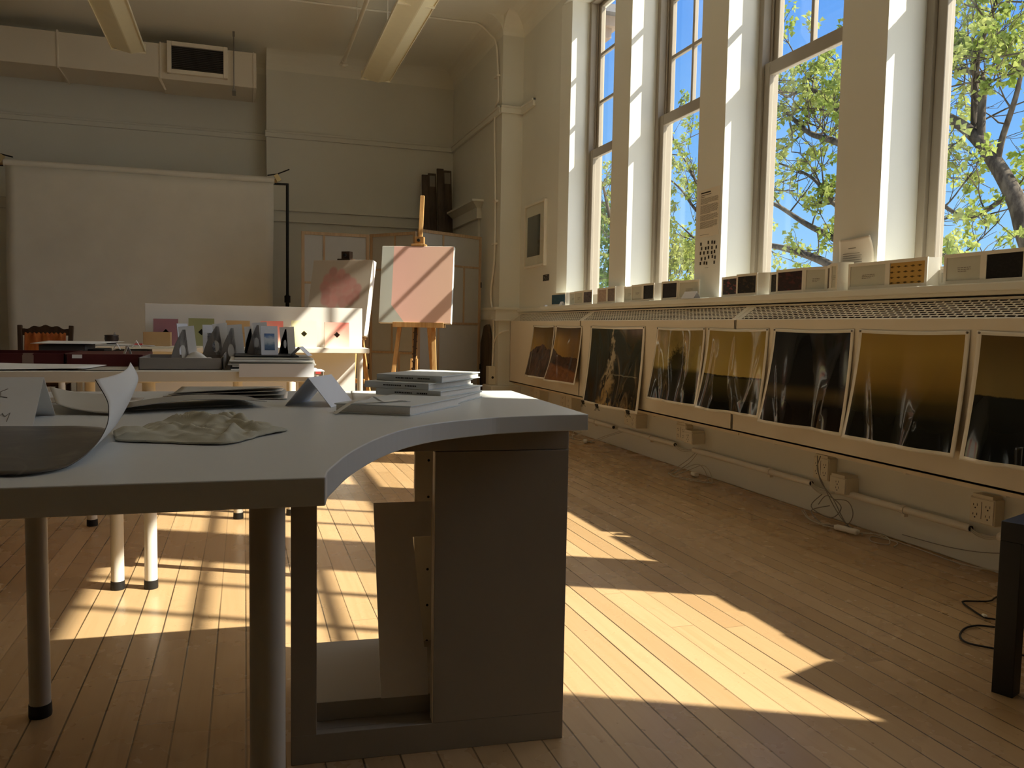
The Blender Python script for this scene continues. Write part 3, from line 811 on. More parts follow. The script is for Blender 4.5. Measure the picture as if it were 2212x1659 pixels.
def round_leg(x, y, ztop, parent, mat, r=.0225, foot=True):
    l = MB().lathe([(r, .028), (r, ztop)], (x, y, 0), 28).build('leg', mat, parent, smooth='angle')
    MB().lathe([(r*1.07, 0), (r*1.1, .006), (r*1.07, .030)], (x, y, 0), 28).build('foot_cap', BLACK, l, smooth='angle')
    MB().lathe([(r*1.9, ztop-.004), (r*1.9, ztop)], (x, y, 0), 24).build('mounting_plate', mat, l)
    return l
for x, y in ((-.455, 2.088), (.027, 1.085), (-.455, 1.09)): round_leg(x, y, .708, t, LEGG)

# ---- open cabinet under its right wing
an = math.radians(-4.67)
c = thing('cabinet', 'white open cabinet standing under the right wing of the corner table', 'cabinet', (.088, 1.700, 0), an)
CABP = plain('shaded_white_panel', (.38, .355, .315), .42, .4, .03, 5)  # white panels darkened: their shade is put into the colour
LITBEIGE = plain('lit_beige_panel', (.86, .79, .64), .55, .3, .03, 6)  # paler beige: light reaching inside the cabinet is put into the colour
MB().box(0, .59, 0, .02, 0, .063).box(0, .59, .02, .40, .045, .063).build('plinth', CABP, c, bevel=.0012)
MB().box(0, .052, 0, .035, .063, .706).build('corner_post', CABP, c, bevel=.0012)
MB().box(.052, .575, .055, .40, .063, .105).build('bottom_shelf', CABP, c, bevel=.0012)
fp = MB().box(.2962, .59, 0, .022, .063, .655).build('front_panel', CABP, c, bevel=.0012)
MB().box(.2945, .2962, .0005, .0300, .064, .654).build('edge_band', LITBEIGE, fp)
MB().box(.030, .59, .001, .022, .656, .706).build('top_rail', CABP, c, bevel=.0012)
rp = MB().box(.295, .575, .36, .382, .063, .706).build('rear_panel', LITBEIGE, c, bevel=.0012)
m = MB()
for k in range(7): m.tube([(.330, .3595, .105+.0945*k), (.330, .364, .105+.0945*k)], .0034, 10)
m.build('shelf_pin_hole', INK, rp)
MB().box(.575, .59, .022, .40, .063, .706).build('side_panel', CABP, c, bevel=.0012)
t = thing('loose_board', 'white notched board leaning loose inside the open cabinet', 'board', (.281, 1.735, .105), math.radians(-5))
a = Matrix.Rotation(math.radians(-16), 4, 'X')
m = MB()
P = [(0, 0), (.103, 0), (.103, .10), (.097, .10), (.076, .345), (.118, .345), (.121, .425), (-.012, .425)]
n_ = len(P)
m.add([a @ Vector((x, 0, z)) for x, z in P] + [a @ Vector((x, .010, z)) for x, z in P], [tuple(range(n_)), tuple(range(2*n_-1, n_-1, -1))] + [(i, n_+i, n_+(i+1) % n_, (i+1) % n_) for i in range(n_)])
m.build('board', plain('white_loose_board', (.93, .91, .88), .45, .4, .02, 4), t)

# ---- paper goods on the corner table
def sheet(name, label, pts, z, mat, cat='sheet', lift=None, group=None, th=.0012, n=14, uvmat=False):
    """flat, slightly sprung sheet: pts = 4 corners (x,y) anticlockwise; lift(u,v) = height above z"""
    A, B, C_, D = [Vector((x, y, 0)) for x, y in pts]
    def S(u, v):
        p = (A*(1-u)+B*u)*(1-v)+(D*(1-u)+C_*u)*v
        return (p.x-A.x, p.y-A.y, (lift(u, v) if lift else 0)+.0008)
    o = MB().grid(S, n, n).build(name, mat, smooth=True, solid=th, loc=(A.x, A.y, z))
    return tag(o, label, cat, group)
GREYPR = img('print_faint', (.46, .45, .41), (.36, .35, .32), 5)
GREYP = plain('grey_matte_sheet', (.46, .44, .39), .55, .3, .05, 9)
DULL = plain('grey_print_face', (.30, .29, .26), .45, .4, .10, 6)
SLEEVE = plain('clear_sleeve_edge', (.50, .48, .43), .25, .5, .08, 20)
sheet('paper_sheet', 'pale sheet lying under the tent card and book pile at the back of the table', [(.235, 1.88), (.37, 1.96), (.39, 2.19), (.27, 2.20)], TZ, PAPER)
sheet('mounted_print', 'grey mounted print with lifted front edge, in the middle of the table', [(-.215, 1.69), (.045, 1.79), (.005, 1.97), (-.235, 1.83)], TZ, DULL, 'print', lambda u, v: .012+.010*math.sin(PI*u)-.004*v, 'loose prints on the corner table')
sheet('white_print', 'white backed print under the grey mounted print', [(-.225, 1.745), (.02, 1.85), (-.03, 2.0), (-.245, 1.90)], TZ, PAPER, 'print', lambda u, v: .001+.005*v, 'loose prints on the corner table')
for k in range(4):
    sheet('sleeved_print', ('bottom of four plastic sleeved prints at the back of the table', 'second from bottom of the plastic sleeved prints', 'third from bottom of the plastic sleeved prints', 'topmost plastic sleeved print at the back of the table')[k],
          [(-.19+.012*k, 2.02-.004*k), (.094-.006*k, 1.97+.012*k), (.106-.004*k, 2.185), (-.06-.03*k, 2.20)], TZ+.0042*k, (SLEEVE, GREYP, SLEEVE, GREYPR)[k], 'print', (lambda q: lambda u, v: .0015+.004*u*(1-v)*q)(k), 'plastic sleeved prints')
sheet('cream_print', 'cream print with a sprung curled edge behind the folded card', [(-.335, 1.71), (-.215, 1.665), (-.24, 1.90), (-.39, 1.93)], TZ, GREYP, 'print', lambda u, v: .004+.016*(1-u)**3+.016*v)
sheet('brown_paper_sheet', 'flat beige sheet behind the curled print near the left edge', [(-.50, 1.95), (-.22, 1.93), (-.22, 2.05), (-.50, 2.08)], TZ, plain('beige_sheet', (.36, .31, .25), .8, .2))
# folded note with handwriting
o = tent('folded_note', 'folded white note with faint handwriting standing at the left edge', (-.335, 1.615, TZ), 0, .085, .076, -.28, PAPER, th=.001)
m = MB()
def stroke(pts, w=.0013):
    # along the front face of the note: local x to the left is negative, height fraction h
    q = []
    for x, h in pts: q.append((x, -.085*(1-h)-.0012, .076*h))
    m.tube(q, w*.5, 5)
stroke([(-.075, .74), (-.066, .76), (-.066, .66), (-.076, .58), (-.064, .57)]); stroke([(-.050, .76), (-.060, .70), (-.058, .60), (-.048, .58)])
stroke([(-.080, .50), (-.073, .50), (-.069, .44), (-.075, .38), (-.081, .40)])
stroke([(-.078, .22), (-.073, .26), (-.071, .20), (-.066, .25), (-.062, .20), (-.058, .25), (-.053, .20), (-.049, .26), (-.044, .20), (-.038, .27), (-.040, .10)])
stroke([(-.074, .08), (-.068, .06)]); stroke([(-.050, .07), (-.050, .03)])
m.build('handwriting', INKG, o)
# large curled print
CURLF = img('print_stormy', (.035, .030, .026), (.15, .135, .115), 3.0, (.010, .009, .008))
CURLF.node_tree.nodes['Principled BSDF'].inputs['Roughness'].default_value = .28
NE = [(-.56, 1.035, .744), (-.40, 1.035, .744), (-.26, 1.035, .7445), (-.233, 1.035, .7445), (-.204, 1.06, .7455), (-.193, 1.09, .749), (-.184, 1.12, .756), (-.177, 1.16, .767), (-.173, 1.19, .782), (-.174, 1.21, .797), (-.179, 1.23, .812), (-.196, 1.25, .838)]
FE = [(-.56, 1.50, .744), (-.46, 1.503, .7445), (-.376, 1.503, .745), (-.314, 1.493, .745), (-.263, 1.485, .7455), (-.222, 1.44, .748), (-.200, 1.40, .750), (-.184, 1.38, .768), (-.176, 1.39, .785), (-.165, 1.40, .810), (-.160, 1.41, .831), (-.172, 1.42, .854)]
NC = catmull(NE, 6); FC = catmull(FE, 6)
def S(u, v):
    f_ = u*(len(NC)-1); i = min(int(f_), len(NC)-2); k = f_-i
    a_ = NC[i].lerp(NC[i+1], k); b_ = FC[i].lerp(FC[i+1], k)
    p_ = a_.lerp(b_, v)
    bow = math.sin(PI*v)*max(0, u-.5)*2
    return (p_.x+.010*bow, p_.y, max(TZ+.0015, p_.z-.003*bow))
m = MB().grid(S, 66, 16)
o = m.build('curled_print', [CURLF, PAPER], smooth=True, solid=.0012, mat_off=1); tag(o, 'large photographic print whose right end curls up off the table at the left edge', 'print')
o.modifiers['solid'].offset = 1
# crumpled cloth
CL = [(-.195, 1.418), (-.185, 1.34), (-.172, 1.305), (-.10, 1.272), (-.031, 1.245), (.005, 1.29), (.024, 1.33), (.066, 1.385), (.05, 1.42), (.02, 1.475), (-.005, 1.53), (-.024, 1.585), (-.06, 1.57), (-.104, 1.60), (-.125, 1.53), (-.155, 1.50), (-.165, 1.445)]
def cl_edge(u):
    n = len(CL); f = u*n; i = int(f) % n; k = f-int(f)
    p0, p1, p2, p3 = [CL[(i+j) % n] for j in (-1, 0, 1, 2)]
    return [0.5*((2*b)+(-a+c_)*k+(2*a-5*b+4*c_-d_)*k*k+(-a+3*b-3*c_+d_)*k**3) for a, b, c_, d_ in zip(p0, p1, p2, p3)]
RIDGES = [((-.195, 1.40), (-.11, 1.405), .011, .014), ((-.18, 1.335), (-.05, 1.285), .012, .012), ((-.11, 1.50), (-.03, 1.46), .024, .020), ((-.03, 1.46), (.02, 1.36), .022, .012), ((-.10, 1.56), (-.03, 1.53), .020, .014),
          ((-.03, 1.26), (-.015, 1.36), .020, .010), ((.01, 1.33), (.06, 1.385), .012, .008), ((-.02, 1.565), (.0, 1.50), .026, .011), ((-.13, 1.44), (-.05, 1.37), .013, .010), ((-.06, 1.41), (.04, 1.42), .012, .009)]
def S(u, v):
    e_ = cl_edge(u); cx_, cy_ = -.070, 1.42
    r_ = 1-v
    x = cx_+(e_[0]-cx_)*r_; y = cy_+(e_[1]-cy_)*r_
    h = 0
    for a, b, hh, wd in RIDGES:
        ax_, ay_ = a; bx_, by_ = b; dx, dy = bx_-ax_, by_-ay_
        q = max(0, min(1, ((x-ax_)*dx+(y-ay_)*dy)/(dx*dx+dy*dy)))
        d2 = (x-ax_-q*dx)**2+(y-ay_-q*dy)**2
        h = max(h, hh*.8*math.exp(-(d2**.5)/(wd*1.05)))
    h += .0035*math.sin(90*x+35*y)*math.sin(55*y-20*x)**2+.002*math.sin(170*x)*math.sin(120*y)
    return (x, y, TZ+.0022+max(0, h)*min(1, .25+(1-r_)*6))
o = MB().grid(S, 120, 36).build('cloth', LINEN, smooth=True, solid=.0022); tag(o, 'rumpled cream cotton cloth lying on the corner table', 'cloth')
# tent card beside the books
t = MB(); A = Vector((.176, 1.779, TZ)); B = Vector((.237, 1.901, TZ)); d = (B-A)
nv = Vector((-d.y, d.x, 0)).normalized()
rg0 = A+nv*.052+Vector((0, 0, .062)); rg1 = B+nv*.052+Vector((0, 0, .062))
t.add([v-A for v in (A, B, rg1, rg0)], [(0, 1, 2, 3)]); t.add([v-A for v in (rg0, rg1, B+nv*.104, A+nv*.104)], [(0, 1, 2, 3)])
o = t.build('tent_card', CARDW, loc=A, solid=.0012); tag(o, 'blank bluish white tent card beside the pile of books', 'tent card')
# books
def hardback(name, label, x, y, z, w, d, h, rz, mat=BOOKG, group=None, text=True, th=.0028, back_first=False):
    """origin at front-left corner; spine along the front"""
    t = thing(name, label, 'book', (x, y, z), rz, group)
    MB().box(0, w, 0, d, 0, th).box(0, w, 0, d, h-th, h).box(0, w, -.001, th, 0, h).build('cover', mat, t, bevel=.0012)
    MB().box(.004, w-.004, th, d-.005, th, h-th).build('page_block', PAGES, t)
    if text:
        m = MB(); rr = random.Random(int(x*1000)+int(z*1000)); xx = w*.30
        while xx < w*.80:
            ww = rr.uniform(.002, .005)
            if not w*.56 < xx < w*.62: m.box(xx, xx+ww, -.0015, -.0009, h*.42, h*.62)
            xx += ww+.0014
        m.build('spine_lettering', INK, t)
    return t
bz = TZ
BT = .0155
BKS = [(.300, 1.955), (.270, 1.942), (.292, 1.913), (.309, 1.890)]
G_ = 'grey clothbound books piled on the table'
RB = math.radians(-38)
hardback('book', 'bottom grey book of the pile, mostly hidden by the others', BKS[3][0], BKS[3][1], bz, .170, .225, BT, RB+.10, BOOKG, G_)
hardback('book', 'second grey book from the bottom, its corner lit by the sun', BKS[2][0], BKS[2][1], bz+BT, .170, .235, BT, RB-.03, BOOKG, G_)
hardback('book', 'third grey book from the bottom, shifted to the left', BKS[1][0], BKS[1][1], bz+2*BT, .172, .235, BT, RB-.05, BOOKG, G_)
hardback('book', 'topmost grey book of the pile with a pinkish sunlit cover', BKS[0][0], BKS[0][1], bz+3*BT, .172, .235, BT, RB, BOOKG, G_)
# notebook with ribbon
t = thing('ribbon_book', 'pale clothbound album with a ribbon marker, lying before the pile of books', 'book', (.171, 1.668, TZ), math.radians(-31))
w_, d_ = .163, .245
sh = Matrix(((1, .12, 0, 0), (0, 1, 0, 0), (0, 0, 1, 0), (0, 0, 0, 1)))
m = MB(); m.box(0, w_, 0, d_, 0, .003, m=sh); m.box(0, w_, 0, d_, .017, .020, m=sh); m.box(0, w_, -.001, .003, 0, .0035, m=sh)
m.build('cover', BOOKG, t, bevel=.001)
MB().box(.003, w_-.003, .003, d_-.005, .003, .017, m=sh).build('page_block', PAGES, t)
MB().box(.085, .098, .10, .102, .0201, .0204, m=sh).box(.100, .108, .10, .102, .0201, .0204, m=sh).build('title', INK, t)
rb = catmull([(.125, .09, .0215), (.105, .075, .024), (.085, .045, .0225), (.070, .028, .034), (.058, .014, .028), (.044, .004, .026), (.030, -.012, .016), (.016, -.032, .002)], 6)
m = MB()
for a_, b_ in zip(rb, rb[1:]):
    m.add([a_+Vector((-.007, .006, 0)), b_+Vector((-.007, .006, 0)), b_+Vector((.007, -.006, 0)), a_+Vector((.007, -.006, 0))], [(0, 1, 2, 3)])
m.build('ribbon', PAPER, t, solid=.0005)

# ================================================================== SECOND ROW: two white tables end to end
Z2 = .752
def long_table(label, x0, x1, y0, y1, z, legs, th=.036):
    t = thing('work_table', label, 'table', ((x0+x1)/2, (y0+y1)/2, 0), 0, 'white work tables')
    ox, oy = (x0+x1)/2, (y0+y1)/2
    MB().box(x0-ox, x1-ox, y0-oy, y1-oy, z-th, z).build('tabletop', TABW, t, bevel=.002)
    for x, y in legs: round_leg(x-ox, y-oy, z-th, t, LEGW, .021)
    return t
long_table('white work table on the left of the second row, carrying the dark portfolios', -1.66, -.366, 2.96, 4.09, Z2, [(-.417, 3.03), (-.652, 4.012), (-1.60, 3.03), (-1.60, 4.01)])
long_table('white work table on the right of the second row, carrying trays and stand cards', -.364, .262, 2.96, 4.09, Z2, [(-.31, 3.013), (-.031, 4.0), (.205, 3.02), (.21, 4.02)])
# ================================================================== THIRD ROW table with the white backboard
t = long_table('white display table at the back, before the paintings, with the white backboard on it', -1.25, .895, 6.19, 6.95, TZ, [(.835, 6.26), (-1.19, 6.26), (-1.19, 6.88), (.835, 6.88)])
MB().box(-.60, 1.0, -.12, -.10, 0, .70).build('end_board', PANELW, t)
y = 6.62
MB_ = MB(); MB_.box(-.70, .897, y, y+.02, TZ, 1.05); o = MB_.build('backboard', PANELW, bevel=.002); tag(o, 'long white backboard standing on the display table behind the coloured cards', 'board')
def dcard(x0, x1, z1, c0, c1, label, hole=(.004, .004, .004), hz=.5, tilt=.03):
    w_ = x1-x0; h_ = z1-TZ
    tm = NT('card_face', .7, .2); vec, u, v = tm.uv()
    tm.color(tm.mix(tm.step(tm.math('ADD', tm.math('MULTIPLY', u, .4), tm.math('MULTIPLY', v, .6)), .1, .9), c1, c0))
    t = thing('coloured_card', label, 'card', (x0, 6.47, TZ), 0, 'coloured cards with a diamond cut-out')
    cx_, cz_ = w_*.5, h_*hz; r = .024
    # face with a diamond opening
    def P(x, z): return (x, tilt*z/h_, z)
    ring = [(cx_-r, cz_), (cx_, cz_-r), (cx_+r, cz_), (cx_, cz_+r)]
    outer = [(0, 0), (w_, 0), (w_, h_), (0, h_)]
    m = MB()
    def q(pts): m.add([P(*p) for p in pts], [tuple(range(len(pts)))], uvs=[[(p[0]/w_, p[1]/h_) for p in pts]])
    q([outer[0], ring[1], ring[0]]); q([outer[0], outer[1], ring[1]]); q([outer[1], ring[2], ring[1]]); q([outer[1], outer[2], ring[2]])
    q([outer[2], ring[3], ring[2]]); q([outer[2], outer[3], ring[3]]); q([outer[3], ring[0], ring[3]]); q([outer[3], outer[0], ring[0]])
    m.build('face', tm.m, t)
    b = MB(); b.add([(p[0], tilt*p[1]/h_+dy, p[1]) for dy in (.0035, .03) for p in outer], [(0, 3, 2, 1), (4, 5, 6, 7), (0, 1, 5, 4), (1, 2, 6, 5), (2, 3, 7, 6), (3, 0, 4, 7)])
    hm = MB()
    for i in range(4):
        a_, b2 = ring[i], ring[(i+1) % 4]
        hm.add([(a_[0], tilt*a_[1]/h_, a_[1]), (b2[0], tilt*b2[1]/h_, b2[1]), (b2[0], tilt*b2[1]/h_+.022, b2[1]), (a_[0], tilt*a_[1]/h_+.022, a_[1])], [(0, 1, 2, 3)])
    hm.build('cut_out_edge', tm.m, t)
    e_ = MB()
    e_.add([(x, tilt*z/h_+dy, z) for dy in (0, .026) for x, z in outer], [(0, 1, 5, 4), (1, 2, 6, 5), (2, 3, 7, 6), (3, 0, 4, 7), (4, 5, 6, 7)])
    e_.build('card_box', KRAFT, t)
    s_ = MB(); s_.add([(p[0], tilt*p[1]/h_+.0225, p[1]) for p in ring], [(0, 1, 2, 3)]); s_.build('dark_opening', INK, t)
    return t
dcard(-.632, -.464, .938, (.34, .16, .19), (.38, .20, .22), 'dusky violet card with a black diamond, leftmost on the display table')
dcard(-.393, -.214, .946, (.30, .31, .14), (.34, .34, .17), 'olive green card with a black diamond')
dcard(-.133, .039, .935, (.56, .36, .17), (.58, .38, .18), 'tan orange card with a black diamond')
dcard(.115, .282, .936, (.80, .22, .18), (.85, .62, .48), 'coral card half hidden behind the white stand card')
dcard(.342, .530, .944, (.86, .80, .50), (.84, .78, .46), 'pale yellow card with a small diamond, in full sun')
dcard(.592, .779, .935, (.80, .26, .21), (.90, .62, .50), 'pink card with a black diamond, rightmost on the display table')
def carton(name, label, x0, x1, y0, y1, z0, z1, mat, cat='box', group=None, rz=0, open_top=False, th=.004):
    o = MB()
    w_, d_, h_ = x1-x0, y1-y0, z1-z0
    if open_top:
        o.box(0, w_, 0, d_, 0, th); o.box(0, w_, 0, th, 0, h_); o.box(0, w_, d_-th, d_, 0, h_); o.box(0, th, 0, d_, 0, h_); o.box(w_-th, w_, 0, d_, 0, h_)
    else: o.box(0, w_, 0, d_, 0, h_)
    b = o.build(name, mat, bevel=.0015, loc=(x0, y0, z0), rz=rz)
    return tag(b, label, cat, group)
carton('kraft_box', 'brown kraft box before the violet card', -.685, -.505, 6.34, 6.45, TZ, .842, KRAFT, 'box', 'kraft boxes on the display table')
carton('kraft_box', 'brown kraft box before the tan orange card', -.105, .036, 6.34, 6.45, TZ, .842, KRAFT, 'box', 'kraft boxes on the display table')
o = MB().box(0, .055, 0, .03, 0, .018).build('red_label', REDTAG, loc=(-.742, 6.30, TZ)); tag(o, 'small red tag beside the left kraft box', 'tag')
# bowl with a small clear handle
t = thing('bowl', 'small dark round pot on the display table before the backdrop', 'bowl', (-.885, 6.32, TZ+.012))
MB().lathe([(.030, 0), (.040, .012), (.046, .035), (.044, .055), (.047, .062), (.042, .064), (.038, .050), (.0, .045)], n=28).build('body', plain('dark_clay', (.030, .020, .017), .4, .45), t, smooth=True)
MB().tube([(.012, 0, .045), (.018, 0, .075), (.022, 0, .085)], .004, 8).tube([(.016, 0, .060), (.026, 0, .072)], .003, 8).build('stopper', plain('grey_stopper', (.34, .32, .28), .4, .4), t, smooth=True)
sheet('paper_sheet', 'loose white sheets spread on the display table round the dark pot', [(-1.20, 6.24), (-.60, 6.24), (-.62, 6.52), (-1.15, 6.55)], TZ, PAPER, 'sheet', lambda u, v: .004+.008*math.sin(PI*u)*math.sin(PI*v))

# ---- objects on the second row
sheet('large_sheet', 'large white sheet hanging a corner toward the front edge of the left work table', [(-1.2, 2.975), (-.50, 3.0), (-.47, 3.23), (-1.25, 3.25)], Z2, PAPER, 'sheet', lambda u, v: .004+.020*v*(1-u)+.003*math.sin(5*u)**2)
sheet('small_sheet', 'pale sheet beside the grey tray', [(-.52, 2.99), (-.37, 2.99), (-.37, 3.2), (-.48, 3.2)], Z2, GREYP, 'sheet', lambda u, v: .002)
t = thing('portfolio_tray', 'oxblood red open portfolio tray on the left work table', 'tray', (-1.41, 3.275, Z2))
m = MB(); m.box(0, .80, 0, .34, 0, .012); m.box(0, .80, 0, .006, 0, .046); m.box(0, .006, 0, .34, 0, .046); m.box(.794, .80, 0, .34, 0, .046); m.box(0, .80, .334, .34, 0, .046)
m.build('tray', RED, t, bevel=.001)
MB().box(.665, .700, -.003, -.001, .006, .040).box(.667, .697, -.003, .02, .040, .0465).build('tape', plain('torn_tape', (.26, .17, .13), .6), t)
t = thing('portfolio_box', 'long dark red portfolio box with a small white label, behind the grey tray', 'box', (-.605, 3.27, Z2))
MB().box(0, .25, 0, .34, 0, .045).build('case', RED, t, bevel=.002)
MB().box(.018, .050, -.002, 0, .030, .043).build('label_slip', PAPER, t)
carton('charcoal_box', 'charcoal lidded box behind the dark red tray', -.775, -.61, 3.66, 3.90, Z2, Z2+.067, GREYDK)
carton('black_case', 'flat black case beside the charcoal box', -.600, -.54, 3.66, 3.86, Z2, Z2+.050, BLACK)
sheet('paper_stack', 'white sheets lying over the top of the charcoal box', [(-.80, 3.64), (-.58, 3.64), (-.50, 3.93), (-.80, 3.93)], Z2+.067, PAPER, 'sheet', lambda u, v: .004+.004*v)
carton('brown_box', 'dark brown flat box beside a small folded tag', -.525, -.39, 3.70, 3.95, Z2, Z2+.043, plain('brown_board', (.105, .075, .055), .7))
sheet('cream_sheet', 'cream sheet over the back of the dark brown box', [(-.53, 3.74), (-.20, 3.78), (-.16, 4.05), (-.5, 4.05)], Z2+.044, plain('cream_paper', (.60, .55, .42), .8), 'sheet', lambda u, v: .003+.006*u)
tent('folded_tag', 'small folded white tag on the front of the dark brown box', (-.505, 3.73, Z2+.047), PI/2, .014, .026, .02, PAPER, 'small folded tags', cat='tag')
tent('folded_tag', 'small folded white tag on the back of the dark brown box', (-.45, 3.90, Z2+.050), PI/2, .018, .032, .02, PAPER, 'small folded tags', cat='tag')
tent('folded_tag', 'small folded white tag on the red portfolio box beside the grey tray', (-.405, 3.29, Z2+.046), PI/2+.5, .012, .03, .02, PAPER, 'small folded tags', cat='tag')
tent('stand_card', 'sunlit white folded stand at the right end of the work table', (.19, 3.14, Z2+.048), PI/2-.3, .036, .034, .07, CARDW, cat='card')
# grey tray
t = thing('archival_tray', 'open grey archival tray on the right work table', 'tray', (-.345, 3.05, Z2))
m = MB(); w_, d_, h_, th = .27, .34, .042, .004
m.box(0, w_, 0, d_, 0, th); m.box(0, w_, 0, th, 0, h_); m.box(0, w_, d_-th, d_, 0, h_); m.box(0, th, 0, d_, 0, h_); m.box(w_-th, w_, 0, d_, 0, h_)
m.build('tray', GREYBOX, t, bevel=.001)
MB().box(.274, .278, .0, d_, 0, .054).box(.278, .298, .0, d_, 0, .004).build('lid', GREYBOX, t)
def S(u, v):
    return (-.23+.12*u, 3.20+.10*v, Z2+.022+.028*math.sin(PI*u)*math.sin(PI*v)+.008*math.sin(9*u+7*v))
o = MB().grid(S, 16, 12).build('tissue', PAPER, smooth=True, solid=.001); tag(o, 'crumpled tissue paper in the grey archival tray', 'tissue')
# pile of prints with black sheets between, and the hanging white card
for k in range(7):
    rr = random.Random(k+40)
    x0 = -.045+rr.uniform(-.012, .012); x1 = .235+rr.uniform(-.01, .02)
    carton('print_pile_sheet', ('lowest', 'second lowest', 'third lowest', 'middle', 'third highest', 'second highest', 'highest')[k]+' mounted sheet of the pile under the white stand cards',
           x0, x1, 3.02+rr.uniform(0, .02), 3.42, Z2+.0062*k, Z2+.0062*k+.0056, (PAPER, BLACK, PAPER, GREYP, PAPER, PAPER, GREYP)[k], 'print', 'mounted sheets piled on the right work table')
carton('black_mount_board', 'black mount board on top of the pile of mounted sheets', -.035, .19, 3.10, 3.40, Z2+.044, Z2+.049, BLACK, 'board')
t = thing('hanging_card', 'long white card hanging over the front edge of the right work table', 'card', (-.018, 2.954, .733))
MB().box(0, .251, -.0014, 0, 0, .046).build('flap', CARDW, t)
t = thing('hanging_paper', 'white sheet with a red edge bent over the corner of the right work table', 'sheet', (.23, 2.953, Z2))
MB().box(0, .040, 0, .16, .0005, .0018).box(.0335, .0350, 0, .14, -.055, .0018).build('paper', PAPER, t)
MB().box(.008, .026, -.0012, 0, -.008, .0).build('red_edge', REDTAG, t)
# easel-backed stand cards
tmb = NT('img_blue_sea', .5, .3); vecb, ub, vb = tmb.uv()
tmb.color(tmb.ramp(tmb.math('ADD', vb, tmb.math('MULTIPLY', tmb.math('SUBTRACT', tmb.noise(tmb.scale(vecb, (1, 3, 1)), 2.5, 4), .5), .35)), [(0, (.07, .12, .22)), (.3, (.16, .24, .36)), (.48, (.52, .58, .62)), (.68, (.62, .66, .70)), (.85, (.16, .26, .48)), (1, (.10, .18, .40))]))
BLUEIM = tmb.m
GREYIM = img('img_grey_rocks', (.10, .10, .11), (.42, .43, .45), 5)
def stand_card(label, x, y, z, w_, h_, rz, im, lean=.20, strut=True, base=GREYBOX):
    t = thing('stand_card', label, 'stand card', (x, y, z), rz, 'photograph cards on grey easel stands')
    k = lean
    def P(a_, b_, dy=0): return (a_*w_, b_*h_*k+dy, b_*h_)
    m = MB(); m.add([P(0, 0), P(1, 0), P(1, 1), P(0, 1), P(0, 0, .004), P(1, 0, .004), P(1, 1, .004), P(0, 1, .004)], [(0, 1, 2, 3), (7, 6, 5, 4), (0, 4, 5, 1), (1, 5, 6, 2), (2, 6, 7, 3), (3, 7, 4, 0)])
    m.build('card', CARDW, t)
    MB().quad(P(.20, .16, -.0005), P(.80, .16, -.0005), P(.80, .74, -.0005), P(.20, .74, -.0005)).build('photograph', im, t)
    g = MB()
    for xx in ((.5,) if w_ < .05 else (.32, .70)):
        X = xx*w_
        A = [(X, .004+.02*k, .02), (X, h_*k+.004, h_*.9), (X, h_*k+.02, h_*.8), (X, h_*.75, 0), (X, h_*.35, 0)]
        g.add([(p[0]-.001, p[1], p[2]) for p in A]+[(p[0]+.001, p[1], p[2]) for p in A], [(0, 1, 2, 3, 4), (9, 8, 7, 6, 5)]+[(i, (i+1) % 5, 5+(i+1) % 5, 5+i) for i in range(5)])
    g.build('easel_strut', base, t)
    return t
def side_stand(label, x, y, z, w_, h_, rz, base=GREYBOX, hole=True):
    """triangular strut seen side on, with an oval finger hole, carrying a thin card on its slope"""
    t = thing('easel_stand', label, 'easel stand', (x, y, z), rz, 'triangular easel stands on the work table')
    out = [(0, 0), (w_, 0), (w_*.80, h_*.96), (w_*.66, h_*.96), (w_*.30, h_*.55)]
    hc = (w_*.66, h_*.38); ring = [(hc[0]+w_*.15*math.cos(2*PI*k/16), hc[1]+h_*.17*math.sin(2*PI*k/16)) for k in range(16)]
    bm = bmesh.new()
    vo = [bm.verts.new((a_, 0, b_)) for a_, b_ in out]; vi = [bm.verts.new((a_, 0, b_)) for a_, b_ in ring] if hole else []
    eo = [bm.edges.new((vo[i], vo[(i+1) % len(vo)])) for i in range(len(vo))]; ei = [bm.edges.new((vi[i], vi[(i+1) % len(vi)])) for i in range(len(vi))]
    if hole: bmesh.ops.triangle_fill(bm, edges=eo+ei, use_beauty=True)
    else: bm.faces.new(vo)
    me = bpy.data.meshes.new('strut'); bm.to_mesh(me); bm.free(); me.materials.append(base)
    o = bpy.data.objects.new('strut', me); COL.objects.link(o); o.parent = t
    s_ = o.modifiers.new('solid', 'SOLIDIFY'); s_.thickness = .004; s_.offset = 0
    MB().bar((w_*1.03, 0, 0), (w_*.83, 0, h_*1.05), .055, .004, up=(0, 1, 0)).build('card', PAPER if base is GREYBOX else PANELW, t)
    return t
zc = Z2+.002
side_stand('grey triangular easel stand standing in the archival tray, leftmost of the row', -.268, 3.26, Z2+.004, .075, .14, .15)
stand_card('narrow white card with a dark grey photograph, leftmost stand card', -.235, 3.36, zc+.04, .042, .118, .5, GREYIM)
side_stand('grey easel stand under the two white cards in the middle of the row', -.163, 3.40, zc+.02, .085, .135, .1)
stand_card('white card with a pale grey photograph in the middle of the row', -.155, 3.44, zc+.03, .085, .125, .12, GREYIM)
side_stand('grey easel stand with a round hole showing pink behind it', -.100, 3.36, zc, .075, .15, .05)
side_stand('grey easel stand leaning against the blue seascape card', .008, 3.28, Z2+.049, .055, .115, .1)
stand_card('white card with a blue seascape photograph, rightmost stand card', .060, 3.20, Z2+.049, .062, .108, .12, BLUEIM)
side_stand('black easel stand with a thin grey card, left of the seascape card', -.002, 3.37, Z2+.049, .034, .10, .0, BLACK, False)
side_stand('black easel stand with a thin card, right of the seascape card', .128, 3.34, Z2+.049, .036, .10, .0, BLACK, True)
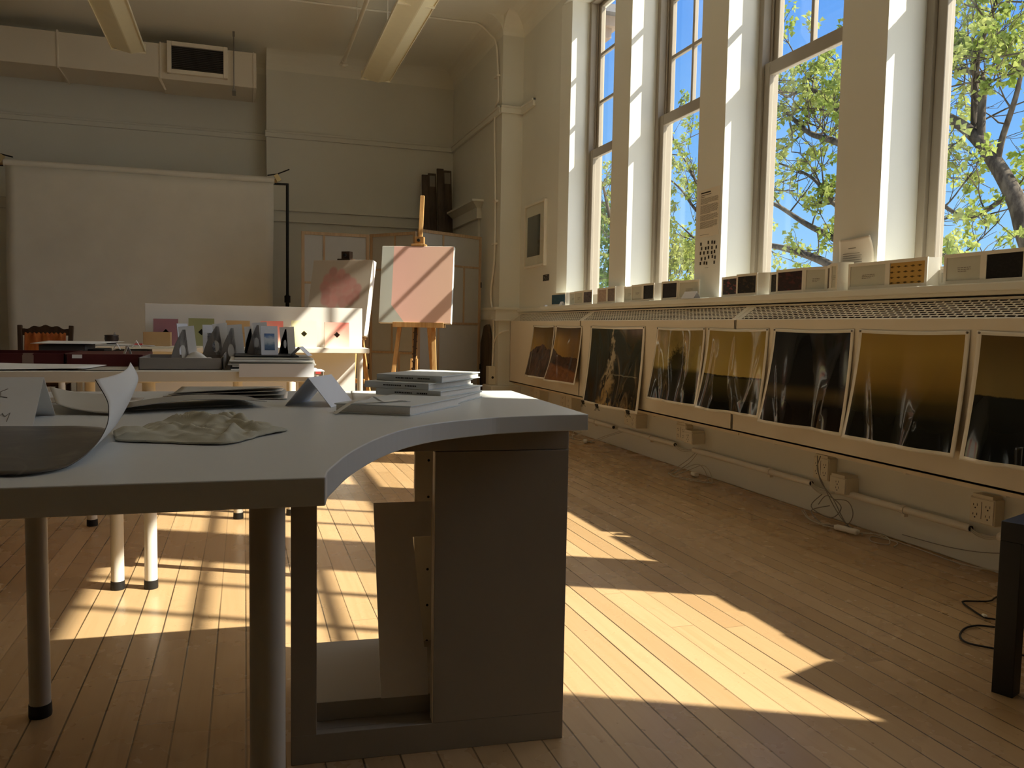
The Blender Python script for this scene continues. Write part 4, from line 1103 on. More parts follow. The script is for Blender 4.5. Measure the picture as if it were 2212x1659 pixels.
for x, lb in ((-.245, 'rose striped card showing behind the leftmost stand card'), (-.085, 'rose striped card showing behind the middle stand card')):
    tm = NT('striped_pink', .7, .2); vec, u, v = tm.uv(); tm.color(tm.mix(tm.step(tm.math('FRACT', tm.math('MULTIPLY', u, 3.0)), .4, .5), (.62, .30, .25), (.80, .62, .55)))
    o = MB().quad((0, 0, 0), (.035, .01, 0), (.035, .03, .105), (0, .02, .105)).build('striped_card', tm.m, loc=(x, 3.52, Z2), solid=.003); tag(o, lb, 'card')

# ================================================================== CHAIR at the far left
OR = NT('orange_fringed_cloth', .85, .15); vec = OR.obj()
OR.color(OR.mix(OR.step(OR.noise(OR.scale(vec, (30, 30, 2)), 1.0, 4), .35, .65), (.33, .085, .022), (.50, .16, .04)))
t = thing('chair', 'dark carved wooden chair with an orange cloth back behind the left table', 'chair', (-1.49, 7.2, 0))
for s in (-1, 1):
    MB().bar((s*.165, .02, .42), (s*.180, .09, .87), .034, .028, (0, 1, 0)).bar((s*.165, .02, 0), (s*.165, .02, .43), .034, .034, (0, 1, 0)).build('back_post', DKWOOD, t, bevel=.004)
    MB().bar((s*.165, -.36, 0), (s*.165, -.36, .42), .034, .034, (0, 1, 0)).build('leg', DKWOOD, t, bevel=.004)
MB().box(-.19, .19, -.38, .03, .42, .455).build('seat', DKWOOD, t, bevel=.006)
m = MB(); top = []; N_ = 24
for k in range(N_+1):
    x = -.165+.33*k/N_; q = abs(x)/.165
    top.append((x, .845+.030*math.cos(q*PI/2)**1.0-.014*math.sin(q*PI*2)**2))
P = top+[(.165, .792), (-.165, .792)]
n_ = len(P); m.add([(x, .072, z) for x, z in P]+[(x, .094, z) for x, z in P], [tuple(range(n_)), tuple(range(2*n_-1, n_-1, -1))]+[(i, n_+i, n_+(i+1) % n_, (i+1) % n_) for i in range(n_)])
m.build('top_rail', DKWOOD, t, bevel=.003)
def S(u, v): return (-.145+.29*u, .066+.004*math.sin(20*u)-.06*(1-v)*.8, .50+.31*v+(.006*math.sin(60*u) if v > .95 else 0))
MB().grid(S, 40, 10).build('cloth_back', OR.m, t, smooth=True, solid=.004)

# ================================================================== EASELS and canvases
def easel(label, x, y, rz, z_shelf, z_top_clamp, h_mast, spread=.23, lean=.16):
    """H-frame studio easel; local -y faces the viewer"""
    t = thing('easel', label, 'easel', (x, y, 0), rz, 'wooden studio easels')
    def lp(z, off=0): return (0, lean*z+off, z)
    for s in (-1, 1):
        MB().bar((s*spread, -.02, 0), (s*spread*.45, lean*z_top_clamp+.02, z_top_clamp-.05), .038, .024, (0, 1, 0)).build('front_leg', PINE, t, bevel=.002)
    MB().bar((.06, .75, 0), (.03, lean*z_top_clamp+.04, z_top_clamp-.1), .036, .024, (0, 1, 0)).build('rear_leg', PINE, t, bevel=.002)
    MB().bar(lp(.30), lp(h_mast), .038, .022, (0, 1, 0)).build('mast', PINE, t, bevel=.002)
    rk = MB().bar((0, lean*.3-.016, .28), (0, lean*(z_shelf)-.016, z_shelf), .026, .012, (0, 1, 0))
    for k in range(9):
        zz = .34+.065*k
        if zz < z_shelf-.03: rk.bar((-.018, lean*zz-.022, zz), (.018, lean*zz-.022, zz-.02), .016, .010, (0, 0, 1))
    rk.build('ratchet', DKWOOD, t)
    for s in (-1, 1): MB().bar((s*.028, -.01, .0), (s*.024, lean*.62-.02, .62), .020, .018, (0, 1, 0)).build('centre_batten', PINE, t, bevel=.002)
    sh_ = MB().box(-.20, .27, lean*z_shelf-.085, lean*z_shelf+.0, z_shelf-.035, z_shelf).box(-.20, .27, lean*z_shelf-.09, lean*z_shelf-.078, z_shelf-.035, z_shelf+.012).build('canvas_tray', PINE, t, bevel=.002)
    zc = z_top_clamp
    cl = MB().box(-.042, .042, lean*zc-.05, lean*zc+.012, zc, zc+.085).box(-.065, .065, lean*zc-.085, lean*zc+.01, zc-.004, zc+.016).build('top_clamp', DKWOOD if 'bubble' in label else PINE, t, bevel=.003)
    MB().tube([(0, lean*zc-.052, zc+.05), (0, lean*zc-.075, zc+.05)], .014, 12).build('knob', BLACK, cl)
    MB().box(-.30, .30, lean*.42-.0, lean*.42+.022, .40, .44).build('cross_bar', PINE, t, bevel=.002)
    return t
CANVASE = plain('primed_canvas_edge', (.80, .77, .70), .8, .15, .03, 50, .04)
def canvas(label, x, y, z, rz, w_, h_, lean, mat, dep=.055):
    t = thing('canvas', label, 'painting', (x, y, z), rz)
    a = Matrix.Rotation(-math.atan(lean), 4, 'X')
    MB().box(-w_/2, w_/2, 0, dep, 0, h_, m=a).build('stretched_canvas', CANVASE, t, bevel=.006)
    MB().quad(a @ Vector((-w_/2+.003, -.0012, .003)), a @ Vector((w_/2-.003, -.0012, .003)), a @ Vector((w_/2-.003, -.0012, h_-.003)), a @ Vector((-w_/2+.003, -.0012, h_-.003))).build('painted_face', mat, t)
    return t
# pink painting: a big rose field with a pale grey edge
tm = NT('paint_rose_field', .7, .2); vec, u, v = tm.uv()
edge = tm.math('ADD', .145, tm.math('MULTIPLY', tm.math('SUBTRACT', 1.0, tm.step(v, .0, .19)), 0.0))
cut = tm.math('LESS_THAN', tm.math('ADD', u, tm.math('MULTIPLY', v, .85)), .36)
side = tm.math('LESS_THAN', u, .165)
msk = tm.math('MAXIMUM', side, cut)
rose = tm.mix(tm.step(u, .15, 1.0), (.78, .46, .40), (.79, .52, .40)); rose = tm.mix(tm.math('MULTIPLY', tm.noise(vec, 3.0, 3), .35), rose, (.80, .52, .45))
tm.color(tm.mix(msk, rose, (.45, .46, .42)))
ROSE = tm.m
# flower-like cluster of pink balls
tm = NT('paint_pink_cluster', .7, .2); vec, u, v = tm.uv()
bg = tm.mix(tm.noise(vec, 2.0, 3), (.58, .47, .38), (.50, .46, .39))
col = bg
rr = random.Random(21)
blobs = [(.36, .80, .10), (.50, .76, .10), (.28, .64, .11), (.44, .62, .12), (.60, .66, .10), (.24, .48, .11), (.38, .46, .12), (.56, .50, .13), (.70, .56, .11), (.80, .44, .10), (.28, .34, .11), (.46, .30, .13), (.64, .34, .13), (.78, .30, .10), (.40, .16, .14), (.58, .16, .12), (.28, .20, .11), (.70, .20, .10)]
for bx_, by_, br_ in blobs:
    dx = tm.math('SUBTRACT', u, bx_); dy = tm.math('SUBTRACT', v, .34+.62*by_)
    d = tm.math('SQRT', tm.math('ADD', tm.math('MULTIPLY', dx, dx), tm.math('MULTIPLY', dy, dy)))
    k = rr.uniform(.82, 1.1)
    col = tm.mix(tm.math('MULTIPLY', tm.math('SUBTRACT', 1.0, tm.step(d, br_*.5, br_*.95)), .80), col, (.62*k, .29*k, .26*k))
tm.color(col)
CLUST = tm.m
RZ1 = math.radians(-25)
easel('wooden easel holding the plain pink painting in the far right corner', 1.44, 7.30, RZ1, .94, 1.655, 2.13)
def on_easel(ex, ey, rz, z, lean, fwd):
    yy = lean*z-fwd
    return (ex-math.sin(rz)*yy, ey+math.cos(rz)*yy)
px, py = on_easel(1.44, 7.30, RZ1, .943, .16, .080)
canvas('plain pink painting with a pale grey left edge, standing on the taller easel', px, py,   .943, RZ1, .675, .715, .16, ROSE)
RZ2 = math.radians(-35)
easel('wooden easel behind the backboard holding the pink bubble painting', .70, 7.36, RZ2, .82, 1.50, 1.55, lean=.24)
px, py = on_easel(.70, 7.36, RZ2, .823, .24, .095)
canvas('pale painting of a cluster of pink bubbles, partly hidden by the backboard', px, py, .823, RZ2, .60, .70, .24, CLUST, .075)

# ================================================================== FOLDING SCREEN
sc = thing('folding_screen', 'pine folding screen with white paper panes standing behind the easels', 'screen', (.56, 8.75, 0), 0)
def screen_panel(a, b, h, cells, n_):
    ax, ay = a; bx, by = b; d = Vector((bx-ax, by-ay, 0)); L = d.length; d.normalize()
    m4 = Matrix(((d.x, -d.y, 0, ax), (d.y, d.x, 0, ay), (0, 0, 1, 0), (0, 0, 0, 1)))
    f = MB(); fw = .032
    f.box(0, fw, -.012, .012, 0, h, m=m4); f.box(L-fw, L, -.012, .012, 0, h, m=m4); f.box(fw, L-fw, -.0115, .0115, h-fw, h-.0005, m=m4); f.box(fw, L-fw, -.0115, .0115, .06, .06+fw, m=m4)
    bw = .011
    for k, p, q, r_ in cells:
        if k == 'h': f.box(max(p*L, fw), min(q*L, L-fw), -.009, .009, r_*h-bw, r_*h+bw, m=m4)
        else: f.box(r_*L-bw, r_*L+bw, -.0085, .0085, p*h+bw, q*h-bw, m=m4)
    o = f.build('panel_frame', PINEX, sc, bevel=.0015)
    MB().box(.01, L-.01, -.001, .001, .07, h-.01, m=m4).build('paper_pane', RICE, o)
    hm = MB()
    for z in (.45, 1.35): hm.box(L-.008, L+.004, -.016, -.011, z, z+.06, m=m4)
    hm.build('hinge', BLACK, o)
c1 = [('v', .72, 1, .33), ('h', 0, 1, .72), ('v', .40, .72, .62), ('h', 0, 1, .40), ('h', 0, 1, .14), ('v', .14, .40, .35)]
c2 = [('v', .72, 1, .55), ('h', 0, 1, .80), ('h', 0, 1, .34), ('v', .34, .8, .5), ('v', .05, .34, .66)]
c3 = [('v', .82, 1, .38), ('h', 0, 1, .82), ('v', .50, .82, .72), ('h', 0, 1, .50), ('v', .12, .50, .32), ('h', 0, 1, .13)]
screen_panel((0, 0), (.695, 0), 1.87, c1, 1)
screen_panel((.71, 0), (1.10, -.48), 1.875, c2, 2)
screen_panel((1.12, -.48), (1.915, -.02), 1.905, c3, 3)

# ================================================================== BACKDROP ROLL and its stand
def S(u, v): return (-2.345+2.66*u+.006*math.sin(9*v), 9.77+.008*math.sin(7*u+2*v)-.16*max(0, .18-v)**1.2, .02+2.48*v)
t = thing('photo_backdrop', 'wide grey canvas backdrop hanging from a roll before the recessed wall', 'backdrop', (0, 0, 0))
MB().grid(S, 30, 24).build('canvas_sheet', BACKDROP, t, smooth=True, solid=.003)
MB().tube([(-2.36, 9.81, 2.525), (.33, 9.81, 2.535)], .040, 20).build('roll', BACKDROP, t, smooth='angle')
MB().tube([(-2.44, 9.81, 2.525), (-2.3, 9.81, 2.525)], .022, 14).tube([(.30, 9.81, 2.535), (.36, 9.81, 2.535)], .022, 14).build('core_tube', KRAFT, t, smooth='angle')
def bstand(x, label, s):
    t = thing('backdrop_stand', label, 'stand', (x, 9.84, 0), 0, 'black stands at the two ends of the backdrop')
    MB().tube([(0, 0, 0.05), (0, 0, 1.25)], .022, 12).tube([(0, 0, 1.2), (0, 0, 2.52)], .0165, 12).build('pole', BLACKM, t, smooth='angle')
    MB().tube([(0, 0, 1.16), (0, 0, 1.24)], .034, 12).build('collar', BLACK, t)
    MB().bar((0, 0, 2.51), (-s*.15, -.01, 2.505), .03, .022).build('cross_arm', BLACKM, t, bevel=.002)
    for a_ in (90, 210, 330):
        MB().bar((0, 0, .22), (.36*math.cos(math.radians(a_)), .36*math.sin(math.radians(a_)), .012), .022, .010).build('leg', BLACKM, t)
    c_ = MB()
    c_.bar((-s*.09, -.06, 2.53), (-s*.13, -.06, 2.60), .03, .05); c_.build('clamp_body', GOLDM, t)
    MB().bar((-s*.22, -.06, 2.585), (-s*.10, -.06, 2.61), .018, .012).bar((-s*.13, -.06, 2.60), (s*.02, -.06, 2.67), .016, .012).build('clamp_jaw', BLACK, t)
bstand(.474, 'black backdrop stand with a brass spring clamp at the right end of the roll', 1)
bstand(-2.49, 'black backdrop stand at the left edge of the photo', -1)

# ================================================================== PLANKS in the far corner
pl = [(2.175, 10.10, 2.82, .085, 'thin dark plank on the left of the bundle in the corner'), (2.27, 10.14, 2.85, .10, 'dark plank second from left in the corner bundle'), (2.355, 10.05, 2.90, .085, 'tallest dark plank in the middle of the corner bundle'), (2.452, 10.09, 2.89, .11, 'wide dark plank with a pale label against the corner')]
for k, (x, y, z, w_, lb) in enumerate(pl):
    t = thing('plank', lb, 'plank', (x, y, 0), 0, 'dark planks leaning in the far corner')
    MB().add([(-w_/2, 0-.25, 0), (w_/2, -.25, 0), (w_/2, .18, z), (-w_/2, .18, z), (-w_/2, .03-.25, 0), (w_/2, .03-.25, 0), (w_/2, .21, z), (-w_/2, .21, z)], [(0, 1, 2, 3), (7, 6, 5, 4), (0, 4, 5, 1), (1, 5, 6, 2), (2, 6, 7, 3), (3, 7, 4, 0)]).build('board', PLANKD, t, bevel=.003)
    if k in (1, 3):
        zz = z-.17
        MB().add([(-w_*.35, .18-.43*(z-q)/z-.002, q) for q in (zz,)]+[(w_*.35, .18-.43*(z-zz)/z-.002, zz), (w_*.35, .18-.43*.03/z-.002, z-.03), (-w_*.35, .18-.43*.03/z-.002, z-.03)], [(0, 1, 2, 3)]).build('paper_label', plain('label_paper', (.34, .31, .26), .8), t, solid=.001)
# dark slab behind the conduit
m = MB(); m.prism([(0, 0), (.30, 0), (.30, .8), (.20, .96), (0, .96)], 0, .03)
o = MB(); P = [(0, 0), (.34, 0), (.34, .74), (.22, .93), (.10, .95), (0, .80)]
n_ = len(P); o.add([(0, a_, b_) for a_, b_ in P]+[(.03, a_, b_) for a_, b_ in P], [tuple(range(n_)), tuple(range(2*n_-1, n_-1, -1))]+[(i, n_+i, n_+(i+1) % n_, (i+1) % n_) for i in range(n_)])
o = o.build('dark_slab', PLANKD, loc=(2.525, 8.52, 0)); tag(o, 'dark slab with cut corners leaning on the niche wall behind the conduit', 'board')

# ================================================================== DUCT, VENT, LIGHTS, PIPES
t = thing('air_duct', 'boxed ceiling duct running along the left wall', 'duct', (XL+.02, 9.9, 3.58))
L = .14-(XL+.02)
MB().box(0, L-1.0, 0, .62, 0, .36).build('duct_section', SHEETM, t, bevel=.003)
MB().box(L-1.0, L, -.004, .64, -.012, .372).build('duct_section', SHEETM, t, bevel=.003)
m = MB()
for x in (L-2.0, L-1.0, L-.03, L-3.0): m.box(x-.008, x+.008, -.012, .63, -.016, .376)
m.build('seam_flange', SHEETM, t, bevel=.002)
m = MB(); m.add([(L-1.03, 0, 0), (L-1.0, 0, 0), (L-.95, .10, -.10), (L-.97, .10, -.10)], [(0, 1, 2, 3)]); m.build('bracket', SHEETM, t, solid=.004)
v_ = thing('air_vent', 'white framed louvred vent on the face of the ceiling duct', 'vent', (-.79, 9.86, 3.625))
m = MB(); W_, H_ = .625, .340; f = .045
m.box(f, W_-f, -.02, .035, 0, f); m.box(f, W_-f, -.02, .035, H_-f, H_); m.box(0, f, -.02, .035, 0, H_); m.box(W_-f, W_, -.02, .035, 0, H_)
m.build('frame', plain('vent_enamel', (.80, .74, .62), .5, .35), v_, bevel=.004)
MB().box(f, W_-f, .018, .03, f, H_-f).build('dark_core', INK, v_)
for k in range(13):
    z = f+.012+(H_-2*f-.02)*k/12
    MB().add([(f, -.012, z-.002), (W_-f, -.012, z-.002), (W_-f, .016, z+.010), (f, .016, z+.010)], [(0, 1, 2, 3)]).build('louvre', plain('louvre_grey', (.15, .135, .115), .5, .4) if k == 0 else bpy.data.materials['louvre_grey'], v_, solid=.0025)
hg = thing('duct_hanger', 'thin steel hanger rod with brackets at the right end of the duct', 'hanger', (-.10, 9.86, 3.50))
MB().tube([(0, 0, .02), (0, 0, .64)], .006, 8).build('rod', STEEL, hg)
MB().box(-.02, .02, -.015, .2, 0, .02).box(-.012, .012, -.01, .02, .60, .65).build('bracket', STEEL, hg)
def fixture(x, y1, label, y0):
    t = thing('fluorescent_light', label, 'ceiling light', (x, y0, 3.55), 0, 'hanging fluorescent lights')
    L = y1-y0
    MB().extrude([(-.10, .035), (.10, .035), (.085, .095), (-.085, .095)], 'y', 0, L).build('housing', FIXT, t)
    MB().extrude([(-.155, .032), (-.150, .022), (.018, -.014), (.030, -.014), (.150, .022), (.155, .032), (.10, .036), (-.10, .036)], 'y', .0, L).build('lens', LENS, t)
    for s in (-1, 1): MB().extrude([(s*.158, .012), (s*.150, .012), (s*.150, .04), (s*.158, .04)], 'y', -.002, L+.002).build('side_rail', FIXT, t)
    MB().box(-.158, .158, L, L+.006, .0, .095).build('end_cap', FIXT, t)
    MB().box(-.13, -.06, L-.03, L-.018, .012, .0145).build('maker_plate', STEEL, t)
    m = MB()
    for yy in (.35, L-.75, L*.5): m.tube([(-.0, yy, .09), (-.0, yy, ZC-3.55)], .006, 8)
    m.build('hanger_rod', PIPEW, t)
    m = MB()
    for yy in (1.22, 2.44, 3.66): 
        if yy < L: m.box(-.156, .156, yy-.006, yy+.006, -.001, .03)
    m.build('joint_strap', FIXT, t)
fixture(1.36, 9.06, 'hanging fluorescent fitting right of the sprinkler pipe, nearer the windows', 3.2)
fixture(-1.07, 9.00, 'hanging fluorescent fitting before the duct on the left', 3.2)
t = thing('sprinkler_pipe', 'white sprinkler pipe hanging below the ceiling between the two lights', 'pipe', (1.085, 3.0, 3.90))
MB().tube([(0, 0, 0), (0, 6.66, 0)], .021, 14).build('pipe', PIPEW, t, smooth='angle')
MB().tube([(0, 6.60, 0), (0, 6.72, 0)], .030, 14).tube([(0, 6.66, 0), (0, 6.66, -.055)], .016, 10).tube([(-.05, 6.68, -.03), (.05, 6.68, -.03)], .010, 8).tube([(0, 6.66, -.05), (0, 6.66, -.06)], .03, 10).build('sprinkler_head', PIPEW, t, smooth='angle')
m = MB()
for yy in (2.5, 5.5): m.tube([(0, yy, .02), (0, yy, .25)], .005, 8)
m.build('hanger_rod', PIPEW, t)
# conduit from ceiling down the niche edge
pts = [(-1.2, 8.70, 4.135), (.9, 8.66, 4.135), (2.2, 8.62, 4.135), (2.38, 8.60, 4.12), (2.50, 8.58, 4.02), (2.545, 8.50, 3.90), (2.55, 8.42, 3.5), (2.55, 8.41, 3.31), (2.55, 8.52, 3.24), (2.55, 8.52, 2.95), (2.55, 8.47, 2.4), (2.55, 8.45, 1.8), (2.55, 8.50, 1.5), (2.55, 8.57, 1.26), (2.55, 8.45, .96), (2.55, 8.46, .50)]
t = thing('electrical_conduit', 'white conduit crossing the ceiling and dropping down the corner edge', 'conduit', (0, 0, 0))
MB().tube(catmull(pts, 6), .011, 10).build('tube', PIPEW, t, smooth='angle')
MB().tube(catmull([(2.545, 8.44, .70), (2.56, 8.40, .80), (2.60, 8.32-.02, .87), (2.68, 8.31, .89)], 6), .009, 8).build('branch', PIPEW, t, smooth='angle')
m = MB()
for z in (3.55, 2.25, 1.8): m.box(2.53, 2.565, 8.40, 8.52, z, z+.02)
m.build('strap', PIPEW, t)
t = thing('junction_box', 'white electrical box with a dark round knock-out at the foot of the corner conduit', 'electrical box', (2.49, 8.40, .30))
MB().box(0, .08, 0, .11, 0, .20).build('box', OUTLET, t, bevel=.006)
MB().tube([(.045, -.001, .08), (.045, .003, .08)], .014, 12).build('knock_out', INK, t)

# surface conduits and outlets along the foot of the window wall
def wall_run(name, label, ys, z, r, mat=PIPEW, gap_end=None):
    t = thing(name, label, 'conduit', (XW-.022-r, ys[0], z), 0, 'conduit lengths along the foot of the window wall')
    L = ys[1]-ys[0]
    MB().tube([(0, 0, 0), (0, L, 0)], r, 12).build('tube', mat, t, smooth='angle')
    m = MB(); k = .35
    while k < L: m.tube([(0, k-.01, 0), (0, k+.01, 0)], r*1.25, 12); m.box(-.005, .02, k-.008, k+.008, -r*1.9, 0); k += 1.1
    m.build('clip', mat, t)
    MB().tube([(0, -.0015, 0), (0, .004, 0)], r*.72, 12).tube([(0, L-.004, 0), (0, L+.0015, 0)], r*.72, 12).build('open_end', INK, t)
    return t
for i, (a_, b_) in enumerate(((1.0, 2.36), (2.49, 3.27), (3.46, 4.62), (4.86, 5.72), (5.83, 7.9))):
    wall_run('cable_conduit', ('lower wall conduit nearest the camera, behind the black side table', 'lower wall conduit ending open under the outlets of the amber print', 'lower wall conduit with cables bunched at its near end', 'lower wall conduit under the smoke print', 'lower wall conduit farthest away')[i], (a_, b_), .150, .0165)
for i, (a_, b_) in enumerate(((.9, 2.36), (2.50, 3.14), (3.44, 4.52), (4.84, 8.0))):
    wall_run('upper_conduit', ('upper wall conduit nearest the camera', 'upper wall conduit between the two near outlets', 'upper wall conduit between the middle outlets', 'upper wall conduit running to the far end')[i], (a_, b_), .325, .010)
def outlet(label, y1, y0, z0, z1, cols, depth=.05):
    t = thing('power_outlet', label, 'outlet', (XW, y0, z0), 0, 'surface power outlets under the radiator covers')
    w_, h_ = y1-y0, z1-z0
    MB().box(-depth, 0, 0, w_, 0, h_).build('box', OUTLET, t, bevel=.003)
    p = MB().box(-depth-.004, -depth, .004, w_-.004, .004, h_-.004).build('cover_plate', OUTLET, t, bevel=.002)
    m = MB(); X = -depth-.0046
    for c_ in range(cols):
        cy_ = w_*(c_+.5)/cols
        for zz in (h_*.30, h_*.66):
            m.box(X, X+.001, cy_-.010, cy_-.0075, zz, zz+.010); m.box(X, X+.001, cy_+.0075, cy_+.010, zz, zz+.008)
            m.tube([(X, cy_, zz-.008), (X+.001, cy_, zz-.008)], .0032, 10)
        if c_: m.box(X, X+.001, w_*c_/cols-.001, w_*c_/cols+.001, h_*.2, h_*.85)
    m.build('socket_slots', INK, p)
    MB().box(-depth-.001, 0, w_*.1, w_*.9, h_-.0, h_+.012).build('top_lug', OUTLET, t)
outlet('four-socket outlet box beside the black side table', 2.49, 2.375, .182, .286, 2)
outlet('four-socket outlet with cables hanging over it, under the amber print', 3.435, 3.32, .186, .298, 2)
outlet('small outlet just right of the cable-draped outlet', 3.28, 3.165, .148, .228, 1, .075)
outlet('outlet plate under the gap between the tree and field prints', 4.83, 4.70, .192, .300, 2)
outlet('small deep outlet box right of the plate under the field print', 4.66, 4.55, .196, .270, 1, .09)
outlet('thin outlet plate under the near corner of the smoke print', 5.62, 5.50, .20, .32, 1)
outlet('deep outlet box beside the plate under the smoke print', 5.45, 5.34, .20, .30, 1, .09)
outlet('thin outlet plate at the far end under the ridge print', 6.95, 6.82, .20, .34, 1)
outlet('deep outlet box at the far end under the crag print', 6.72, 6.58, .20, .33, 1, .09)
outlet('farthest thin outlet plate under the first radiator cover', 7.78, 7.66, .20, .34, 1)
outlet('farthest deep outlet box under the first radiator cover', 7.55, 7.40, .20, .33, 1, .09)
def cable(label, runs, r, mat, group=None, extra=None):
    t = thing('power_cable', label, 'cable', runs[0][0], 0, group)
    o = Vector(runs[0][0]); m = MB()
    for pts in runs: m.tube([p-o for p in catmull(pts, 7)], r, 7)
    m.build('cord', mat, t, smooth=True)
    if extra:
        e_ = MB(); a_, b_, w_ = extra; e_.bar(Vector(a_)-o, Vector(b_)-o, w_, w_*.8); e_.build('power_strip', PIPEW, t, bevel=.008)
    return t
XF = XW-.07
cable('tangle of grey and white cables hanging from the outlet under the amber print', [
    [(XF-.02, 3.36, .31), (XF-.04, 3.33, .27), (XF-.06, 3.28, .20), (XF-.05, 3.20, .13), (XF-.06, 3.12, .06), (XF-.05, 3.08, .012)],
    [(XF-.01, 3.35, .31), (XF-.05, 3.32, .25), (XF-.055, 3.26, .18), (XF-.06, 3.17, .09), (XF-.05, 3.10, .03), (XF-.06, 2.98, .008)],
    [(XF-.03, 3.30, .13), (XF-.06, 3.34, .06), (XF-.04, 3.22, .03), (XF-.05, 3.14, .10), (XF-.05, 3.24, .135), (XF-.05, 3.30, .08)],
    [(XF-.03, 3.22, .12), (XF-.03, 3.12, .13), (XF-.05, 3.06, .08), (XF-.06, 3.10, .02), (XF-.10, 3.20, .01), (XF-.09, 3.30, .05), (XF-.05, 3.22, .09)]], .0024, CABLED, 'cables along the window wall')
cable('white power strip with its cords on the floor under the amber print', [
    [(XF-.02, 3.46, .012), (XF-.10, 3.30, .008), (XF-.12, 3.16, .010), (XF-.10, 3.09, .014)], [(XF-.0, 3.47, .010), (XF-.11, 3.26, .008), (XF-.09, 3.12, .02)],
    [(XF-.06, 2.99, .015), (XF-.01, 2.90, .02), (XF-.06, 2.82, .006), (XF-.10, 2.88, .006), (XF-.03, 2.95, .006), (XF+.0, 2.84, .006), (XF-.07, 2.78, .006)],
    [(XF-.01, 2.99, .012), (XF+.01, 2.75, .006), (XF-.0, 2.5, .006), (XF+.01, 2.3, .03), (XF+.0, 2.1, .09)]], .0024, CABLEW, 'cables along the window wall', ((XF-.105, 3.11, .017), (XF-.075, 2.99, .017), .030))
cable('white looped cord and plug on the floor under the field print', [
    [(XF+.03, 4.58, .145), (XF-.02, 4.62, .08), (XF-.10, 4.66, .012), (XF-.16, 4.58, .006), (XF-.12, 4.42, .006), (XF-.06, 4.30, .006), (XF-.03, 4.26, .006)],
    [(XF+.03, 4.56, .145), (XF-.01, 4.60, .07), (XF-.09, 4.63, .010), (XF-.17, 4.54, .006), (XF-.14, 4.36, .006), (XF-.06, 4.24, .006)],
    [(XF-.12, 4.60, .006), (XF-.06, 4.55, .05), (XF-.03, 4.46, .085), (XF-.03, 4.38, .06), (XF-.05, 4.30, .008)],
    [(XF-.12, 4.56, .006), (XF-.05, 4.50, .05), (XF-.02, 4.42, .085), (XF-.02, 4.34, .06), (XF-.05, 4.25, .008)]], .0024, CABLEW, 'cables along the window wall', ((XF-.03, 4.52, .018), (XF-.035, 4.46, .018), .034))
cable('white cords and a small socket on the floor beyond the table corner', [
    [(XF+.03, 5.60, .15), (XF-.02, 5.75, .10), (XF-.06, 5.95, .03), (XF-.10, 6.10, .006), (XF-.12, 6.35, .006), (XF-.04, 6.30, .05), (XF-.02, 6.5, .06)],
    [(XF+.03, 5.65, .15), (XF-.03, 5.85, .08), (XF-.10, 6.05, .006), (XF-.14, 6.25, .006), (XF-.05, 6.42, .06), (XF-.02, 6.42, .10)],
    [(XF-.05, 6.0, .006), (XF-.12, 6.2, .006), (XF-.10, 6.5, .006), (XF-.02, 6.6, .08)]], .0026, CABLEW, 'cables along the window wall', ((XF-.10, 6.08, .016), (XF-.13, 6.0, .016), .032))
m = [(XW-.04, 3.46, .150), (XW-.055, 3.42, .140), (XW-.06, 3.36, .128), (XW-.05, 3.30, .140), (XW-.045, 3.27, .150)]
cable('bundle of thin wires bridging the two conduits under the amber print', [[Vector(p)+Vector((0, 0, d)) for p in m] for d in (-.010, -.004, .003, .009)], .0022, CABLEW, 'wire bundles between conduits')
m = [(XW-.04, 2.49, .150), (XW-.05, 2.45, .140), (XW-.05, 2.40, .138), (XW-.045, 2.36, .150)]
cable('bundle of thin wires leaving the open conduit beside the black side table', [[Vector(p)+Vector((0, 0, d)) for p in m] for d in (-.008, -.002, .004)], .0022, CABLEW, 'wire bundles between conduits')
m = [(XW-.04, 4.86, .150), (XW-.05, 4.80, .136), (XW-.055, 4.72, .132), (XW-.045, 4.62, .150)]
cable('bundle of thin wires bridging the conduits under the tree print', [[Vector(p)+Vector((0, 0, d)) for p in m] for d in (-.006, .004)], .0022, CABLEW, 'wire bundles between conduits')
cable('thin wire drooping along the wall foot beside the black table', [[(XW-.03, 2.85, .035), (XW-.03, 2.6, .045), (XW-.035, 2.4, .075), (XW-.04, 2.2, .13)]], .0018, CABLED, 'cables along the window wall')
cable('black cord looping out from behind the black side table, upper loop', [[(2.682, 2.20, .006), (2.51, 2.14, .006), (2.443, 2.113, .006), (2.361, 2.135, .006), (2.338, 2.121, .006), (2.32, 2.083, .006), (2.287, 1.992, .006), (2.306, 1.965, .006), (2.33, 1.88, .006), (2.38, 1.75, .006)]], .0030, BLACK, 'black cords by the black side table', ((2.295, 2.005, .010), (2.288, 1.985, .010), .013))
cable('black cord looping out from behind the black side table, lower loop', [[(2.42, 1.86, .006), (2.285, 1.898, .006), (2.245, 1.913, .006), (2.201, 1.938, .006), (2.141, 1.93, .006), (2.069, 1.882, .006), (2.047, 1.831, .006), (2.086, 1.777, .006), (2.12, 1.72, .006), (2.22, 1.62, .006)]], .0032, BLACK, 'black cords by the black side table')

# ================================================================== BLACK SIDE TABLE at the right edge
rz = math.radians(-72)
t = thing('side_table', 'low black side table with a square leg, cut by the right edge of the photo', 'table', (1.836, 1.566, 0), math.radians(21))
S_ = .55
MB().box(0, S_, -S_+.0, 0, .40, .45).build('tabletop', BLACKM, t, bevel=.0015)
for x, y in ((0, -.05), (S_-.05, -.05), (0, -S_), (S_-.05, -S_)): MB().box(x, x+.05, y, y+.05, 0, .40).build('leg', BLACKM, t, bevel=.0015)

